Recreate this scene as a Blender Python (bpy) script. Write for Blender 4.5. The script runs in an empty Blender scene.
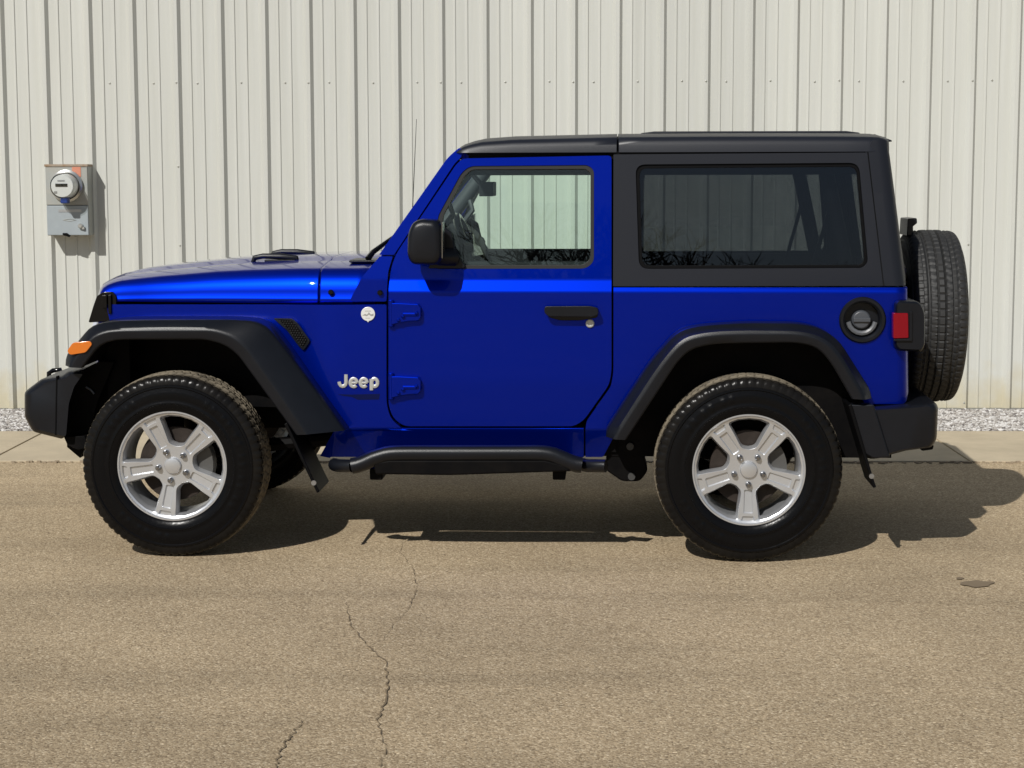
import bpy, bmesh, math, random
from mathutils import Vector, Matrix
R = math.radians
sc = bpy.context.scene
COL = sc.collection
rng = random.Random(7)

# ------------------------------------------------------------------ camera, sky, sun, exposure
FPX, CAM_H = 1823.0, 1.624
CAMROT = Matrix.Rotation(R(0.8), 3, 'Z') @ Matrix.Rotation(R(90 - 6.48), 3, 'X') @ Matrix.Rotation(R(-0.115), 3, 'Z')
cd = bpy.data.cameras.new('camera')
cam = bpy.data.objects.new('camera', cd); COL.objects.link(cam)
cam.matrix_world = Matrix.Translation((0, 0, CAM_H)) @ CAMROT.to_4x4()
cd.sensor_width = 36.0; cd.lens = FPX / 1024 * 36.0
cd.clip_start = 0.1; cd.clip_end = 3000
sc.camera = cam

SUN_TO = Vector((-0.50, -1.0, 0.93)).normalized()      # towards the sun
world = bpy.data.worlds.new('World'); sc.world = world; world.use_nodes = True
wn = world.node_tree; wn.nodes.clear()
w_out = wn.nodes.new('ShaderNodeOutputWorld'); w_bg = wn.nodes.new('ShaderNodeBackground')
w_sky = wn.nodes.new('ShaderNodeTexSky'); w_sky.sky_type = 'NISHITA'; w_sky.sun_disc = False
w_sky.sun_elevation = math.asin(SUN_TO.z); w_sky.sun_rotation = math.atan2(SUN_TO.x, SUN_TO.y)
w_sky.air_density = 1.0; w_sky.dust_density = 0.6
w_tc = wn.nodes.new('ShaderNodeTexCoord'); w_map = wn.nodes.new('ShaderNodeMapping')
w_map.inputs['Scale'].default_value = (2.0, 2.0, 9.0)
w_ns = wn.nodes.new('ShaderNodeTexNoise'); w_ns.inputs['Scale'].default_value = 1.6; w_ns.inputs['Detail'].default_value = 6
w_rp = wn.nodes.new('ShaderNodeValToRGB'); w_rp.color_ramp.elements[0].position = 0.48; w_rp.color_ramp.elements[1].position = 0.72
w_rp.color_ramp.elements[1].color = (0.6, 0.6, 0.6, 1)
w_mx = wn.nodes.new('ShaderNodeMixRGB'); w_mx.inputs[2].default_value = (6.5, 6.7, 7.0, 1)
L = wn.links.new
L(w_tc.outputs['Generated'], w_map.inputs[0]); L(w_map.outputs[0], w_ns.inputs['Vector']); L(w_ns.outputs['Fac'], w_rp.inputs[0])
L(w_rp.outputs[0], w_mx.inputs[0]); L(w_sky.outputs[0], w_mx.inputs[1]); L(w_mx.outputs[0], w_bg.inputs[0]); L(w_bg.outputs[0], w_out.inputs[0])
w_bg.inputs[1].default_value = 0.05

sl = bpy.data.lights.new('sun', 'SUN'); sl.energy = 4.2; sl.angle = R(0.5); sl.color = (1.0, 0.972, 0.92)
so = bpy.data.objects.new('sun', sl); COL.objects.link(so)
so.rotation_euler = (-SUN_TO).to_track_quat('-Z', 'Y').to_euler(); so.location = (0, 0, 20)
sc.view_settings.view_transform = 'Standard'; sc.view_settings.look = 'None'
sc.view_settings.exposure = 0.0; sc.view_settings.gamma = 1.0; sc.view_settings.use_curve_mapping = False

# ------------------------------------------------------------------ materials
def mat(name, base, rough=0.5, metal=0.0, coat=0.0, coat_rough=0.03, spec=0.5, bump=0.0, bscale=60, var=0.0, vscale=6, var_col=None, detail=4):
    m = bpy.data.materials.new(name); m.use_nodes = True
    nt = m.node_tree; p = nt.nodes['Principled BSDF']
    p.inputs['Base Color'].default_value = (*base, 1); p.inputs['Roughness'].default_value = rough
    p.inputs['Metallic'].default_value = metal; p.inputs['Coat Weight'].default_value = coat
    p.inputs['Coat Roughness'].default_value = coat_rough; p.inputs['Specular IOR Level'].default_value = spec
    tc = None
    if bump or var:
        tc = nt.nodes.new('ShaderNodeTexCoord')
    if bump:
        n = nt.nodes.new('ShaderNodeTexNoise'); n.inputs['Scale'].default_value = bscale; n.inputs['Detail'].default_value = detail
        b = nt.nodes.new('ShaderNodeBump'); b.inputs['Strength'].default_value = bump; b.inputs['Distance'].default_value = 0.003
        nt.links.new(tc.outputs['Object'], n.inputs['Vector']); nt.links.new(n.outputs['Fac'], b.inputs['Height']); nt.links.new(b.outputs[0], p.inputs['Normal'])
    if var:
        n = nt.nodes.new('ShaderNodeTexNoise'); n.inputs['Scale'].default_value = vscale; n.inputs['Detail'].default_value = 6; n.inputs['Roughness'].default_value = 0.65
        rp = nt.nodes.new('ShaderNodeValToRGB'); rp.color_ramp.elements[0].position = 0.35; rp.color_ramp.elements[1].position = 0.75
        vc = var_col or tuple(min(1, c * (1 + var)) for c in base)
        rp.color_ramp.elements[0].color = (*base, 1); rp.color_ramp.elements[1].color = (*vc, 1)
        nt.links.new(tc.outputs['Object'], n.inputs['Vector']); nt.links.new(n.outputs['Fac'], rp.inputs[0]); nt.links.new(rp.outputs[0], p.inputs['Base Color'])
    return m

M = {}
M['blue'] = mat('blue_metallic_paint', (0.0, 0.013, 0.325), 0.38, 0.82, 1.0, 0.015, spec=0.0, bump=0.10, bscale=2.6, detail=2)
M['blue'].node_tree.nodes['Principled BSDF'].inputs['Coat IOR'].default_value = 1.22
M['plastic'] = mat('textured_black_plastic', (0.0045, 0.0052, 0.0075), 0.32, spec=0.32, bump=0.15, bscale=900, var=0.5, vscale=5)
M['hardtop'] = mat('dark_grey_hardtop', (0.0105, 0.012, 0.0175), 0.38, spec=0.35, bump=0.08, bscale=900)
M['gloss_black'] = mat('gloss_black', (0.003, 0.003, 0.0035), 0.13, spec=0.3)
M['rubber'] = mat('black_rubber', (0.0025, 0.0025, 0.003), 0.45, spec=0.10)
M['seal'] = mat('window_seal', (0.025, 0.025, 0.025), 0.4, spec=0.3)
M['under'] = mat('underbody_black', (0.0015, 0.0015, 0.002), 0.6, spec=0.08, var=1.2, vscale=9, var_col=(0.006, 0.005, 0.0045))
M['metal'] = mat('bare_steel', (0.35, 0.35, 0.35), 0.4, 0.9)
M['alloy'] = mat('silver_alloy', (0.58, 0.59, 0.61), 0.32, 0.72, coat=0.25, coat_rough=0.15)
M['alloy_dark'] = mat('alloy_recess', (0.46, 0.465, 0.475), 0.42, 0.5)
M['nut'] = mat('dark_chrome', (0.30, 0.30, 0.31), 0.22, 1.0)
M['disc'] = mat('brake_iron', (0.022, 0.017, 0.014), 0.6, 0.0, spec=0.15, var=0.6, vscale=20)
M['amber'] = mat('amber_lens', (0.60, 0.15, 0.01), 0.15, coat=0.8)
M['red'] = mat('red_lens', (0.19, 0.002, 0.008), 0.18, coat=0.25, spec=.2)
M['badge'] = mat('satin_silver', (0.50, 0.50, 0.48), 0.38, 0.45)
M['badge_white'] = mat('silver_badge', (0.72, 0.73, 0.72), 0.3, 0.2)
M['decal'] = mat('dark_decal', (0.002, 0.005, 0.05), 0.5, spec=0.1)
M['interior'] = mat('charcoal_trim', (0.010, 0.011, 0.014), 0.7, spec=0.3, bump=0.1, bscale=300)
M['trim_grey'] = mat('grey_trim', (0.045, 0.05, 0.056), 0.6)
M['seat'] = mat('seat_cloth', (0.010, 0.010, 0.011), 0.85, spec=0.2, bump=0.2, bscale=500)
M['lamp'] = mat('clear_lens', (0.5, 0.52, 0.55), 0.1, coat=1.0)
M['screen'] = mat('display', (0.01, 0.012, 0.012), 0.15)

def glass(name, tint, refl=1.0, rcol=(1, 1, 1)):
    m = bpy.data.materials.new(name); m.use_nodes = True; nt = m.node_tree; nt.nodes.clear()
    o = nt.nodes.new('ShaderNodeOutputMaterial'); mx = nt.nodes.new('ShaderNodeMixShader')
    t = nt.nodes.new('ShaderNodeBsdfTransparent'); t.inputs[0].default_value = (*tint, 1)
    g = nt.nodes.new('ShaderNodeBsdfGlossy'); g.inputs['Roughness'].default_value = 0.0; g.inputs[0].default_value = (*rcol, 1)
    f = nt.nodes.new('ShaderNodeFresnel'); ge = nt.nodes.new('ShaderNodeNewGeometry'); io = nt.nodes.new('ShaderNodeMapRange')
    io.inputs['To Min'].default_value = 1.5; io.inputs['To Max'].default_value = 1/1.5
    nt.links.new(ge.outputs['Backfacing'], io.inputs[0]); nt.links.new(io.outputs[0], f.inputs['IOR'])
    ml = nt.nodes.new('ShaderNodeMath'); ml.operation = 'MULTIPLY'; ml.inputs[1].default_value = refl; ml.use_clamp = True
    nt.links.new(f.outputs[0], ml.inputs[0]); nt.links.new(ml.outputs[0], mx.inputs[0])
    nt.links.new(t.outputs[0], mx.inputs[1]); nt.links.new(g.outputs[0], mx.inputs[2]); nt.links.new(mx.outputs[0], o.inputs[0])
    return m
M['glass_green'] = glass('green_tinted_glass', (0.915, 0.975, 0.945))
M['glass_dark'] = glass('privacy_glass', (0.485, 0.505, 0.505), 1.0, (0.82, 0.86, 1.0))
M['glass_clear'] = glass('meter_glass', (0.93, 0.94, 0.93), 1.3)

def tread_mat():
    m = mat('dusty_tyre', (0.012, 0.012, 0.013), 0.38, spec=0.13)
    nt = m.node_tree; p = nt.nodes['Principled BSDF']
    at = nt.nodes.new('ShaderNodeAttribute'); at.attribute_name = 'dust'
    n = nt.nodes.new('ShaderNodeTexNoise'); n.inputs['Scale'].default_value = 14; n.inputs['Detail'].default_value = 8
    tc = nt.nodes.new('ShaderNodeTexCoord'); nt.links.new(tc.outputs['Object'], n.inputs['Vector'])
    a = nt.nodes.new('ShaderNodeMapRange'); a.inputs['From Min'].default_value = 0.3; a.inputs['From Max'].default_value = 0.6; a.inputs['To Min'].default_value = 0.35
    nt.links.new(n.outputs['Fac'], a.inputs[0])
    ml = nt.nodes.new('ShaderNodeMath'); ml.operation = 'MULTIPLY'
    nt.links.new(at.outputs['Fac'], ml.inputs[0]); nt.links.new(a.outputs[0], ml.inputs[1])
    mx = nt.nodes.new('ShaderNodeMixRGB'); mx.inputs[1].default_value = (0.0035, 0.0035, 0.004, 1); mx.inputs[2].default_value = (0.21, 0.178, 0.13, 1)
    nt.links.new(ml.outputs[0], mx.inputs[0]); nt.links.new(mx.outputs[0], p.inputs['Base Color'])
    r2 = nt.nodes.new('ShaderNodeMapRange'); r2.inputs['To Min'].default_value = 0.24; r2.inputs['To Max'].default_value = 0.85
    nt.links.new(ml.outputs[0], r2.inputs[0]); nt.links.new(r2.outputs[0], p.inputs['Roughness'])
    n2 = nt.nodes.new('ShaderNodeTexNoise'); n2.inputs['Scale'].default_value = 60; n2.inputs['Detail'].default_value = 3
    b = nt.nodes.new('ShaderNodeBump'); b.inputs['Strength'].default_value = 0.25; b.inputs['Distance'].default_value = 0.003
    nt.links.new(tc.outputs['Object'], n2.inputs['Vector']); nt.links.new(n2.outputs['Fac'], b.inputs['Height']); nt.links.new(b.outputs[0], p.inputs['Normal'])
    return m
M['tyre'] = tread_mat()

# ------------------------------------------------------------------ mesh helpers
def link(name, me, m, parent=None, smooth=None, bevel=0.0, bang=35, segs=2):
    o = bpy.data.objects.new(name, me); COL.objects.link(o)
    if m is not None and not me.materials: me.materials.append(m)
    if parent is not None: o.parent = parent
    if smooth is not None or bevel:
        for p in me.polygons: p.use_smooth = True
        me.set_sharp_from_angle(angle=R(smooth if smooth is not None else 38))
    if bevel:
        b = o.modifiers.new('bevel', 'BEVEL'); b.width = bevel; b.segments = segs; b.limit_method = 'ANGLE'; b.angle_limit = R(bang)
        b.harden_normals = True; b.use_clamp_overlap = True
    return o

class MB:
    def __init__(s): s.v = []; s.f = []
    def add(s, v, f):
        k = len(s.v); s.v += [tuple(p) for p in v]; s.f += [tuple(i + k for i in q) for q in f]; return s
    def box(s, a, b):
        (x0, y0, z0), (x1, y1, z1) = a, b
        return s.add([(x0,y0,z0),(x1,y0,z0),(x1,y1,z0),(x0,y1,z0),(x0,y0,z1),(x1,y0,z1),(x1,y1,z1),(x0,y1,z1)],
                     [(0,3,2,1),(4,5,6,7),(0,1,5,4),(1,2,6,5),(2,3,7,6),(3,0,4,7)])
    def loft(s, rings, closed=True, caps=True):
        n = len(rings[0]); v = [p for r in rings for p in r]; f = []
        for i in range(len(rings) - 1):
            for j in range(n if closed else n - 1):
                k = (j + 1) % n
                f.append((i*n+j, i*n+k, (i+1)*n+k, (i+1)*n+j))
        if caps and closed:
            f.append(tuple(range(n))[::-1]); f.append(tuple((len(rings)-1)*n + j for j in range(n)))
        return s.add(v, f)
    def prism(s, poly, y0, y1, d1=(0, 0)):          # xz outline between two lateral planes
        return s.loft([[(x, y0, z) for x, z in poly], [(x + d1[0], y1, z + d1[1]) for x, z in poly]])
    def tube(s, path, r, n=12, caps=True):
        path = [Vector(p) for p in path]; rings = []
        rr = r if isinstance(r, (list, tuple)) else [r] * len(path)
        up = None
        for i, p in enumerate(path):
            t = (path[min(i+1, len(path)-1)] - path[max(i-1, 0)]).normalized()
            if up is None:
                up = t.orthogonal().normalized()
            up = (up - t * up.dot(t)).normalized(); b = t.cross(up)
            rings.append([p + (up * math.cos(2*math.pi*k/n) + b * math.sin(2*math.pi*k/n)) * rr[i] for k in range(n)])
        return s.loft(rings, True, caps)
    def lathe(s, prof, n=48, axis='y', c=(0, 0, 0), caps=False):   # prof: (radius, along axis)
        rings = []
        for r, a in prof:
            ring = []
            for k in range(n):
                t = 2*math.pi*k/n; u, w = r*math.cos(t), r*math.sin(t)
                ring.append({'y': (c[0]+u, c[1]+a, c[2]+w), 'x': (c[0]+a, c[1]+u, c[2]+w), 'z': (c[0]+u, c[1]+w, c[2]+a)}[axis])
            rings.append(ring)
        return s.loft(rings, True, caps)
    def mesh(s, name):
        me = bpy.data.meshes.new(name); me.from_pydata(s.v, [], s.f)
        bm = bmesh.new(); bm.from_mesh(me); bmesh.ops.remove_doubles(bm, verts=bm.verts[:], dist=1e-6); bmesh.ops.recalc_face_normals(bm, faces=bm.faces[:]); bm.to_mesh(me); bm.free()
        return me
    def build(s, name, m, parent=None, smooth=None, bevel=0.0, **k): return link(name, s.mesh(name), m, parent, smooth, bevel, **k)

def mirror(mb):
    o = MB(); o.v = [(x, -y, z) for x, y, z in mb.v]; o.f = [f[::-1] for f in mb.f]; return o
def empty(name, loc=(0, 0, 0), rz=0.0, parent=None):
    o = bpy.data.objects.new(name, None); COL.objects.link(o); o.location = loc; o.rotation_euler = (0, 0, rz); o.empty_display_size = 0.2
    if parent: o.parent = parent
    return o
def tag(o, label=None, cat=None, group=None, kind=None):
    if label: o['label'] = label
    if cat: o['category'] = cat
    if group: o['group'] = group
    if kind: o['kind'] = kind
    return o
def rnd(pts, r, n=4):
    """round the corners of a closed polygon; r is one radius or one per point"""
    out = []; N = len(pts)
    for i in range(N):
        p, a, b = Vector(pts[i]), Vector(pts[i-1]), Vector(pts[(i+1) % N])
        ri = r[i] if isinstance(r, (list, tuple)) else r
        if ri <= 0: out.append(tuple(p)); continue
        u, w = (a-p), (b-p); d = min(ri, u.length*0.49, w.length*0.49); u.normalize(); w.normalize()
        A, B = p+u*d, p+w*d
        for k in range(n+1):
            t = k/n; out.append(tuple(A*(1-t)**2 + p*2*t*(1-t) + B*t*t))
    return out
def resample(pts, n):
    P = [Vector(p) for p in pts]; d = [0]
    for i in range(1, len(P)): d.append(d[-1] + (P[i]-P[i-1]).length)
    out = []; j = 0
    for k in range(n):
        t = d[-1]*k/(n-1)
        while j < len(P)-2 and d[j+1] < t: j += 1
        out.append(P[j].lerp(P[j+1], (t-d[j])/max(1e-9, d[j+1]-d[j])))
    return out
def rnd_open(pts, r, n=5):
    q = rnd(pts, [0] + [r]*(len(pts)-2) + [0], n); return q
def interp(tab, x):
    if x <= tab[0][0]: return tab[0][1]
    for (a, va), (b, vb) in zip(tab, tab[1:]):
        if x <= b: 
            t = (x-a)/(b-a); return va + (vb-va)*t
    return tab[-1][1]

# ------------------------------------------------------------------ measuring helpers: photo pixel -> metres
CAR_O, CAR_T = Vector((-1.5256, 8.605, 0)), R(-2.417)
CINV = Matrix.Rotation(-CAR_T, 3, 'Z')
OC = CINV @ (Vector((0, 0, CAM_H)) - CAR_O)
def px_ray(px, py): return CAMROT @ Vector(((px-512)/FPX, -(py-384)/FPX, -1.0))
def at(px, py, y0):
    d = CINV @ px_ray(px, py); p = OC + d * ((y0 - OC.y) / d.y); return (p.x, p.z)
def at_f(px, py, f):
    x, z = at(px, py, -0.78)
    for _ in range(4): x, z = at(px, py, f(x, z))
    return (x, z)
def gnd(px, py, z=0.0):
    d = px_ray(px, py); t = (z - CAM_H)/d.z; return Vector((d.x*t, d.y*t, z))

# ================================================================== SETTING
def ground_material():
    m = bpy.data.materials.new('worn_tan_asphalt'); m.use_nodes = True; nt = m.node_tree; p = nt.nodes['Principled BSDF']; N = nt.nodes.new; K = nt.links.new
    tc = N('ShaderNodeTexCoord')
    v = N('ShaderNodeTexVoronoi'); v.inputs['Scale'].default_value = 165; K(tc.outputs['Object'], v.inputs['Vector'])
    v2 = N('ShaderNodeTexVoronoi'); v2.inputs['Scale'].default_value = 70; K(tc.outputs['Object'], v2.inputs['Vector'])
    r = N('ShaderNodeValToRGB'); e = r.color_ramp.elements
    e[0].position = 0.0; e[0].color = (0.22, 0.161, 0.096, 1); e[1].position = 1.0; e[1].color = (0.60, 0.495, 0.342, 1)
    a = e.new(0.35); a.color = (0.362, 0.277, 0.175, 1); a = e.new(0.8); a.color = (0.442, 0.344, 0.220, 1)
    sx = N('ShaderNodeSeparateColor'); K(v.outputs['Color'], sx.inputs[0]); K(sx.outputs[0], r.inputs[0])
    n = N('ShaderNodeTexNoise'); n.inputs['Scale'].default_value = 0.9; n.inputs['Detail'].default_value = 8; n.inputs['Roughness'].default_value = 0.6; K(tc.outputs['Object'], n.inputs['Vector'])
    mr = N('ShaderNodeMapRange'); mr.inputs['From Min'].default_value = 0.3; mr.inputs['From Max'].default_value = 0.7; mr.inputs['To Min'].default_value = 0.84; mr.inputs['To Max'].default_value = 1.12; K(n.outputs['Fac'], mr.inputs[0])
    mp = N('ShaderNodeMapping'); mp.inputs['Scale'].default_value = (0.22, 2.6, 1); K(tc.outputs['Object'], mp.inputs[0])
    n2 = N('ShaderNodeTexNoise'); n2.inputs['Scale'].default_value = 1.3; n2.inputs['Detail'].default_value = 5; K(mp.outputs[0], n2.inputs['Vector'])
    mr2 = N('ShaderNodeMapRange'); mr2.inputs['From Min'].default_value = 0.3; mr2.inputs['From Max'].default_value = 0.5; mr2.inputs['To Min'].default_value = 0.89; mr2.inputs['To Max'].default_value = 1.03; K(n2.outputs['Fac'], mr2.inputs[0])
    mu = N('ShaderNodeMath'); mu.operation = 'MULTIPLY'; K(mr.outputs[0], mu.inputs[0]); K(mr2.outputs[0], mu.inputs[1])
    # scattered dark pits and pale chips
    pit = N('ShaderNodeTexNoise'); pit.inputs['Scale'].default_value = 38; pit.inputs['Detail'].default_value = 3; K(tc.outputs['Object'], pit.inputs['Vector'])
    mr3 = N('ShaderNodeMapRange'); mr3.inputs['From Min'].default_value = 0.27; mr3.inputs['From Max'].default_value = 0.42; mr3.inputs['To Min'].default_value = 0.72; K(pit.outputs['Fac'], mr3.inputs[0])
    mu2 = N('ShaderNodeMath'); mu2.operation = 'MULTIPLY'; K(mu.outputs[0], mu2.inputs[0]); K(mr3.outputs[0], mu2.inputs[1])
    # single larger stones, some pale and some dark, showing in the worn surface
    v3 = N('ShaderNodeTexVoronoi'); v3.inputs['Scale'].default_value = 62; K(tc.outputs['Object'], v3.inputs['Vector'])
    s3 = N('ShaderNodeSeparateColor'); K(v3.outputs['Color'], s3.inputs[0])
    c3 = N('ShaderNodeValToRGB'); c3.color_ramp.interpolation = 'CONSTANT'; q = c3.color_ramp.elements
    q[0].position = 0; q[0].color = (0.36, 0.36, 0.36, 1); q[1].position = .07; q[1].color = (0.5, 0.5, 0.5, 1); w_ = q.new(.90); w_.color = (0.66, 0.66, 0.66, 1); K(s3.outputs[1], c3.inputs[0])
    in3 = N('ShaderNodeMath'); in3.operation = 'LESS_THAN'; in3.inputs[1].default_value = .38; K(v3.outputs['Distance'], in3.inputs[0])
    m3 = N('ShaderNodeMixRGB'); m3.inputs[1].default_value = (.5, .5, .5, 1); K(in3.outputs[0], m3.inputs[0]); K(c3.outputs[0], m3.inputs[2])
    d3 = N('ShaderNodeMath'); d3.operation = 'MULTIPLY'; d3.inputs[1].default_value = 2.0; K(m3.outputs[0], d3.inputs[0])
    mu3 = N('ShaderNodeMath'); mu3.operation = 'MULTIPLY'; K(mu2.outputs[0], mu3.inputs[0]); K(d3.outputs[0], mu3.inputs[1]); mu2 = mu3
    mx = N('ShaderNodeVectorMath'); mx.operation = 'SCALE'; K(r.outputs[0], mx.inputs[0]); K(mu2.outputs[0], mx.inputs['Scale']); K(mx.outputs[0], p.inputs['Base Color'])
    p.inputs['Roughness'].default_value = 0.9; p.inputs['Specular IOR Level'].default_value = 0.25
    b = N('ShaderNodeBump'); b.inputs['Strength'].default_value = 0.5; b.inputs['Distance'].default_value = 0.003
    ad = N('ShaderNodeMath'); ad.operation = 'ADD'; K(v.outputs['Distance'], ad.inputs[0]); K(v2.outputs['Distance'], ad.inputs[1])
    K(ad.outputs[0], b.inputs['Height']); b.invert = True; K(b.outputs[0], p.inputs['Normal'])
    return m
g = MB(); g.add([(-400, -400, 0), (400, -400, 0), (400, 400, 0), (-400, 400, 0)], [(0, 1, 2, 3)])
tag(g.build('asphalt_ground', ground_material()), kind='structure')

# cracks and stains lying on the asphalt
crk = mat('crack_dark', (0.17, 0.126, 0.075), 0.95)
def crack(pts, w):
    P = resample([gnd(*p, 0.004) for p in pts], max(12, len(pts)*9)); r = random.Random(len(pts)*7+int(pts[0][0])); mb = MB(); L_, R_ = [], []
    for i, p in enumerate(P):
        t = (P[min(i+1, len(P)-1)] - P[max(i-1, 0)]).normalized(); s = Vector((-t.y, t.x, 0))
        q = p + s*r.uniform(-.006, .006); ww = w*r.uniform(.05, 1.0)*(0.3 + 0.7*math.sin(math.pi*(i+.5)/len(P)))
        L_.append(q + s*ww); R_.append(q - s*ww)
    n = len(P); mb.add(L_ + R_, [(i, i+1, n+i+1, n+i) for i in range(n-1)])
    tag(mb.build('pavement_crack', crk), kind='structure')
crack([(346, 602), (351, 625), (362, 640), (385, 661), (388, 690), (384, 702), (377, 720), (385, 745), (381, 770)], 0.004)
crack([(306, 717), (298, 726), (285, 742), (280, 752), (273, 772)], 0.004)
crack([(403, 540), (400, 553), (412, 566), (417, 585), (410, 607), (395, 622), (382, 640)], 0.0022)
crack([(850, 600), (900, 601), (960, 604), (1030, 600)], 0.0022)
stain = mat('damp_stain', (0.19, 0.142, 0.088), 0.8)
def blot(cx, cy, rx, ry, seed):
    r = random.Random(seed); c = gnd(cx, cy, 0.004); ph = [r.uniform(0, 6.28) for _ in range(5)]; v = [c]; n = 40
    for k in range(n):
        t = 2*math.pi*k/n; q = 1 + sum(0.07*math.sin((j+2)*t+ph[j]) for j in range(5))
        v.append(gnd(cx + rx*q*math.cos(t), cy + ry*q*math.sin(t), 0.004))
    tag(MB().add(v, [(0, 1+k, 1+(k+1) % n) for k in range(n)]).build('damp_stain', stain), kind='structure')
blot(977, 583.5, 15, 3.4, 3); blot(960, 578, 3.5, 1.2, 4)

# concrete apron: cast slabs with joints
conc = mat('weathered_concrete', (0.40, 0.335, 0.235), 0.9, bump=0.4, bscale=140, var=0.28, vscale=3.2, detail=6)
ap = MB(); joints = [-30, -9.3, -6.2, -3.16, -0.35, 2.47, 5.3, 8.3, 30]
for a, b in zip(joints, joints[1:]): ap.box((a+.007, 10.33, -0.10), (b-.007, 11.56, 0.008))
tag(ap.build('concrete_apron', conc, bevel=0.004), kind='structure')
# crumbled asphalt edge against the slabs
ed = MB(); er = random.Random(5)
for i in range(900):
    x = er.uniform(-4.2, 4.2); y = 10.315 - abs(er.gauss(0, .02)); s = er.uniform(.004, .012)
    if abs(er.gauss(0, 1)) > 0.4 + 0.7*math.sin(x*3.1)**2: continue
    ed.box((x-s, y-s*.8, 0), (x+s, y+s*.8, s*er.uniform(.6, 1.1)))
tag(ed.build('edge_grit', mat('grit', (0.28, 0.22, 0.15), 0.9)), kind='stuff', label='loose grit along the front edge of the concrete apron', cat='grit')

# white gravel strip
def gravel():
    r = random.Random(11); t = (1+5**.5)/2
    iv = [Vector(p).normalized() for p in [(-1,t,0),(1,t,0),(-1,-t,0),(1,-t,0),(0,-1,t),(0,1,t),(0,-1,-t),(0,1,-t),(t,0,-1),(t,0,1),(-t,0,-1),(-t,0,1)]]
    fi = [(0,11,5),(0,5,1),(0,1,7),(0,7,10),(0,10,11),(1,5,9),(5,11,4),(11,10,2),(10,7,6),(7,1,8),(3,9,4),(3,4,2),(3,2,6),(3,6,8),(3,8,9),(4,9,5),(2,4,11),(6,2,10),(8,6,7),(9,8,1)]
    V, Fc, tone = [], [], []
    def stone(x, y, z, s):
        k = len(V); q = Matrix.Rotation(r.uniform(0, 6.28), 3, 'Z') @ Matrix.Rotation(r.uniform(-.5, .5), 3, 'X'); sx, sy, sz = s*r.uniform(.8, 1.4), s*r.uniform(.7, 1.1), s*r.uniform(.5, .85)
        for p in iv:
            j = r.uniform(.8, 1.15); w = q @ Vector((p.x*sx*j, p.y*sy*j, p.z*sz*j)); V.append((x+w.x, y+w.y, z+w.z))
        Fc.extend([(a+k, b+k, c+k) for a, b, c in fi]); tone.extend([r.random()]*20)
    for i in range(21000):
        y = r.uniform(11.58, 12.66); x = r.uniform(-4.2, 4.2) if i % 10 else r.uniform(-9, 9)
        if -2.9 < x < 2.4 and i % 5: x = r.choice((r.uniform(-4.4, -2.9), r.uniform(2.4, 4.6)))
        u = (y-11.58)/1.08
        stone(x, y, 0.004 + 0.010*math.sin(math.pi*min(1, u*1.6+.1))*(.6+.4*math.sin(x*2)) + r.uniform(-.004, .006), r.uniform(.007, .0155))
    me = bpy.data.meshes.new('gravel_strip'); me.from_pydata(V, [], Fc)
    a = me.attributes.new('tone', 'FLOAT', 'FACE'); a.data.foreach_set('value', tone)
    m = bpy.data.materials.new('white_gravel'); m.use_nodes = True; nt = m.node_tree; p = nt.nodes['Principled BSDF']
    A = nt.nodes.new('ShaderNodeAttribute'); A.attribute_name = 'tone'; rp = nt.nodes.new('ShaderNodeValToRGB'); e = rp.color_ramp.elements
    e[0].color = (0.14, 0.125, 0.12, 1); e[1].color = (0.64, 0.62, 0.60, 1); k = e.new(.3); k.color = (0.33, 0.30, 0.27, 1); k = e.new(.62); k.color = (0.46, 0.44, 0.41, 1)
    nt.links.new(A.outputs['Fac'], rp.inputs[0]); nt.links.new(rp.outputs[0], p.inputs['Base Color']); p.inputs['Roughness'].default_value = 0.85
    o = link('gravel_strip', me, m); tag(o, 'strip of white landscaping gravel along the foot of the metal wall', 'gravel', kind='stuff')
gravel()
gb = MB(); gb.box((-30, 11.57, -.1), (30, 12.70, 0.004)); tag(gb.build('gravel_bed', mat('gravel_base', (0.30, 0.27, 0.24), 0.95, bump=1, bscale=60)), kind='structure')

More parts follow.
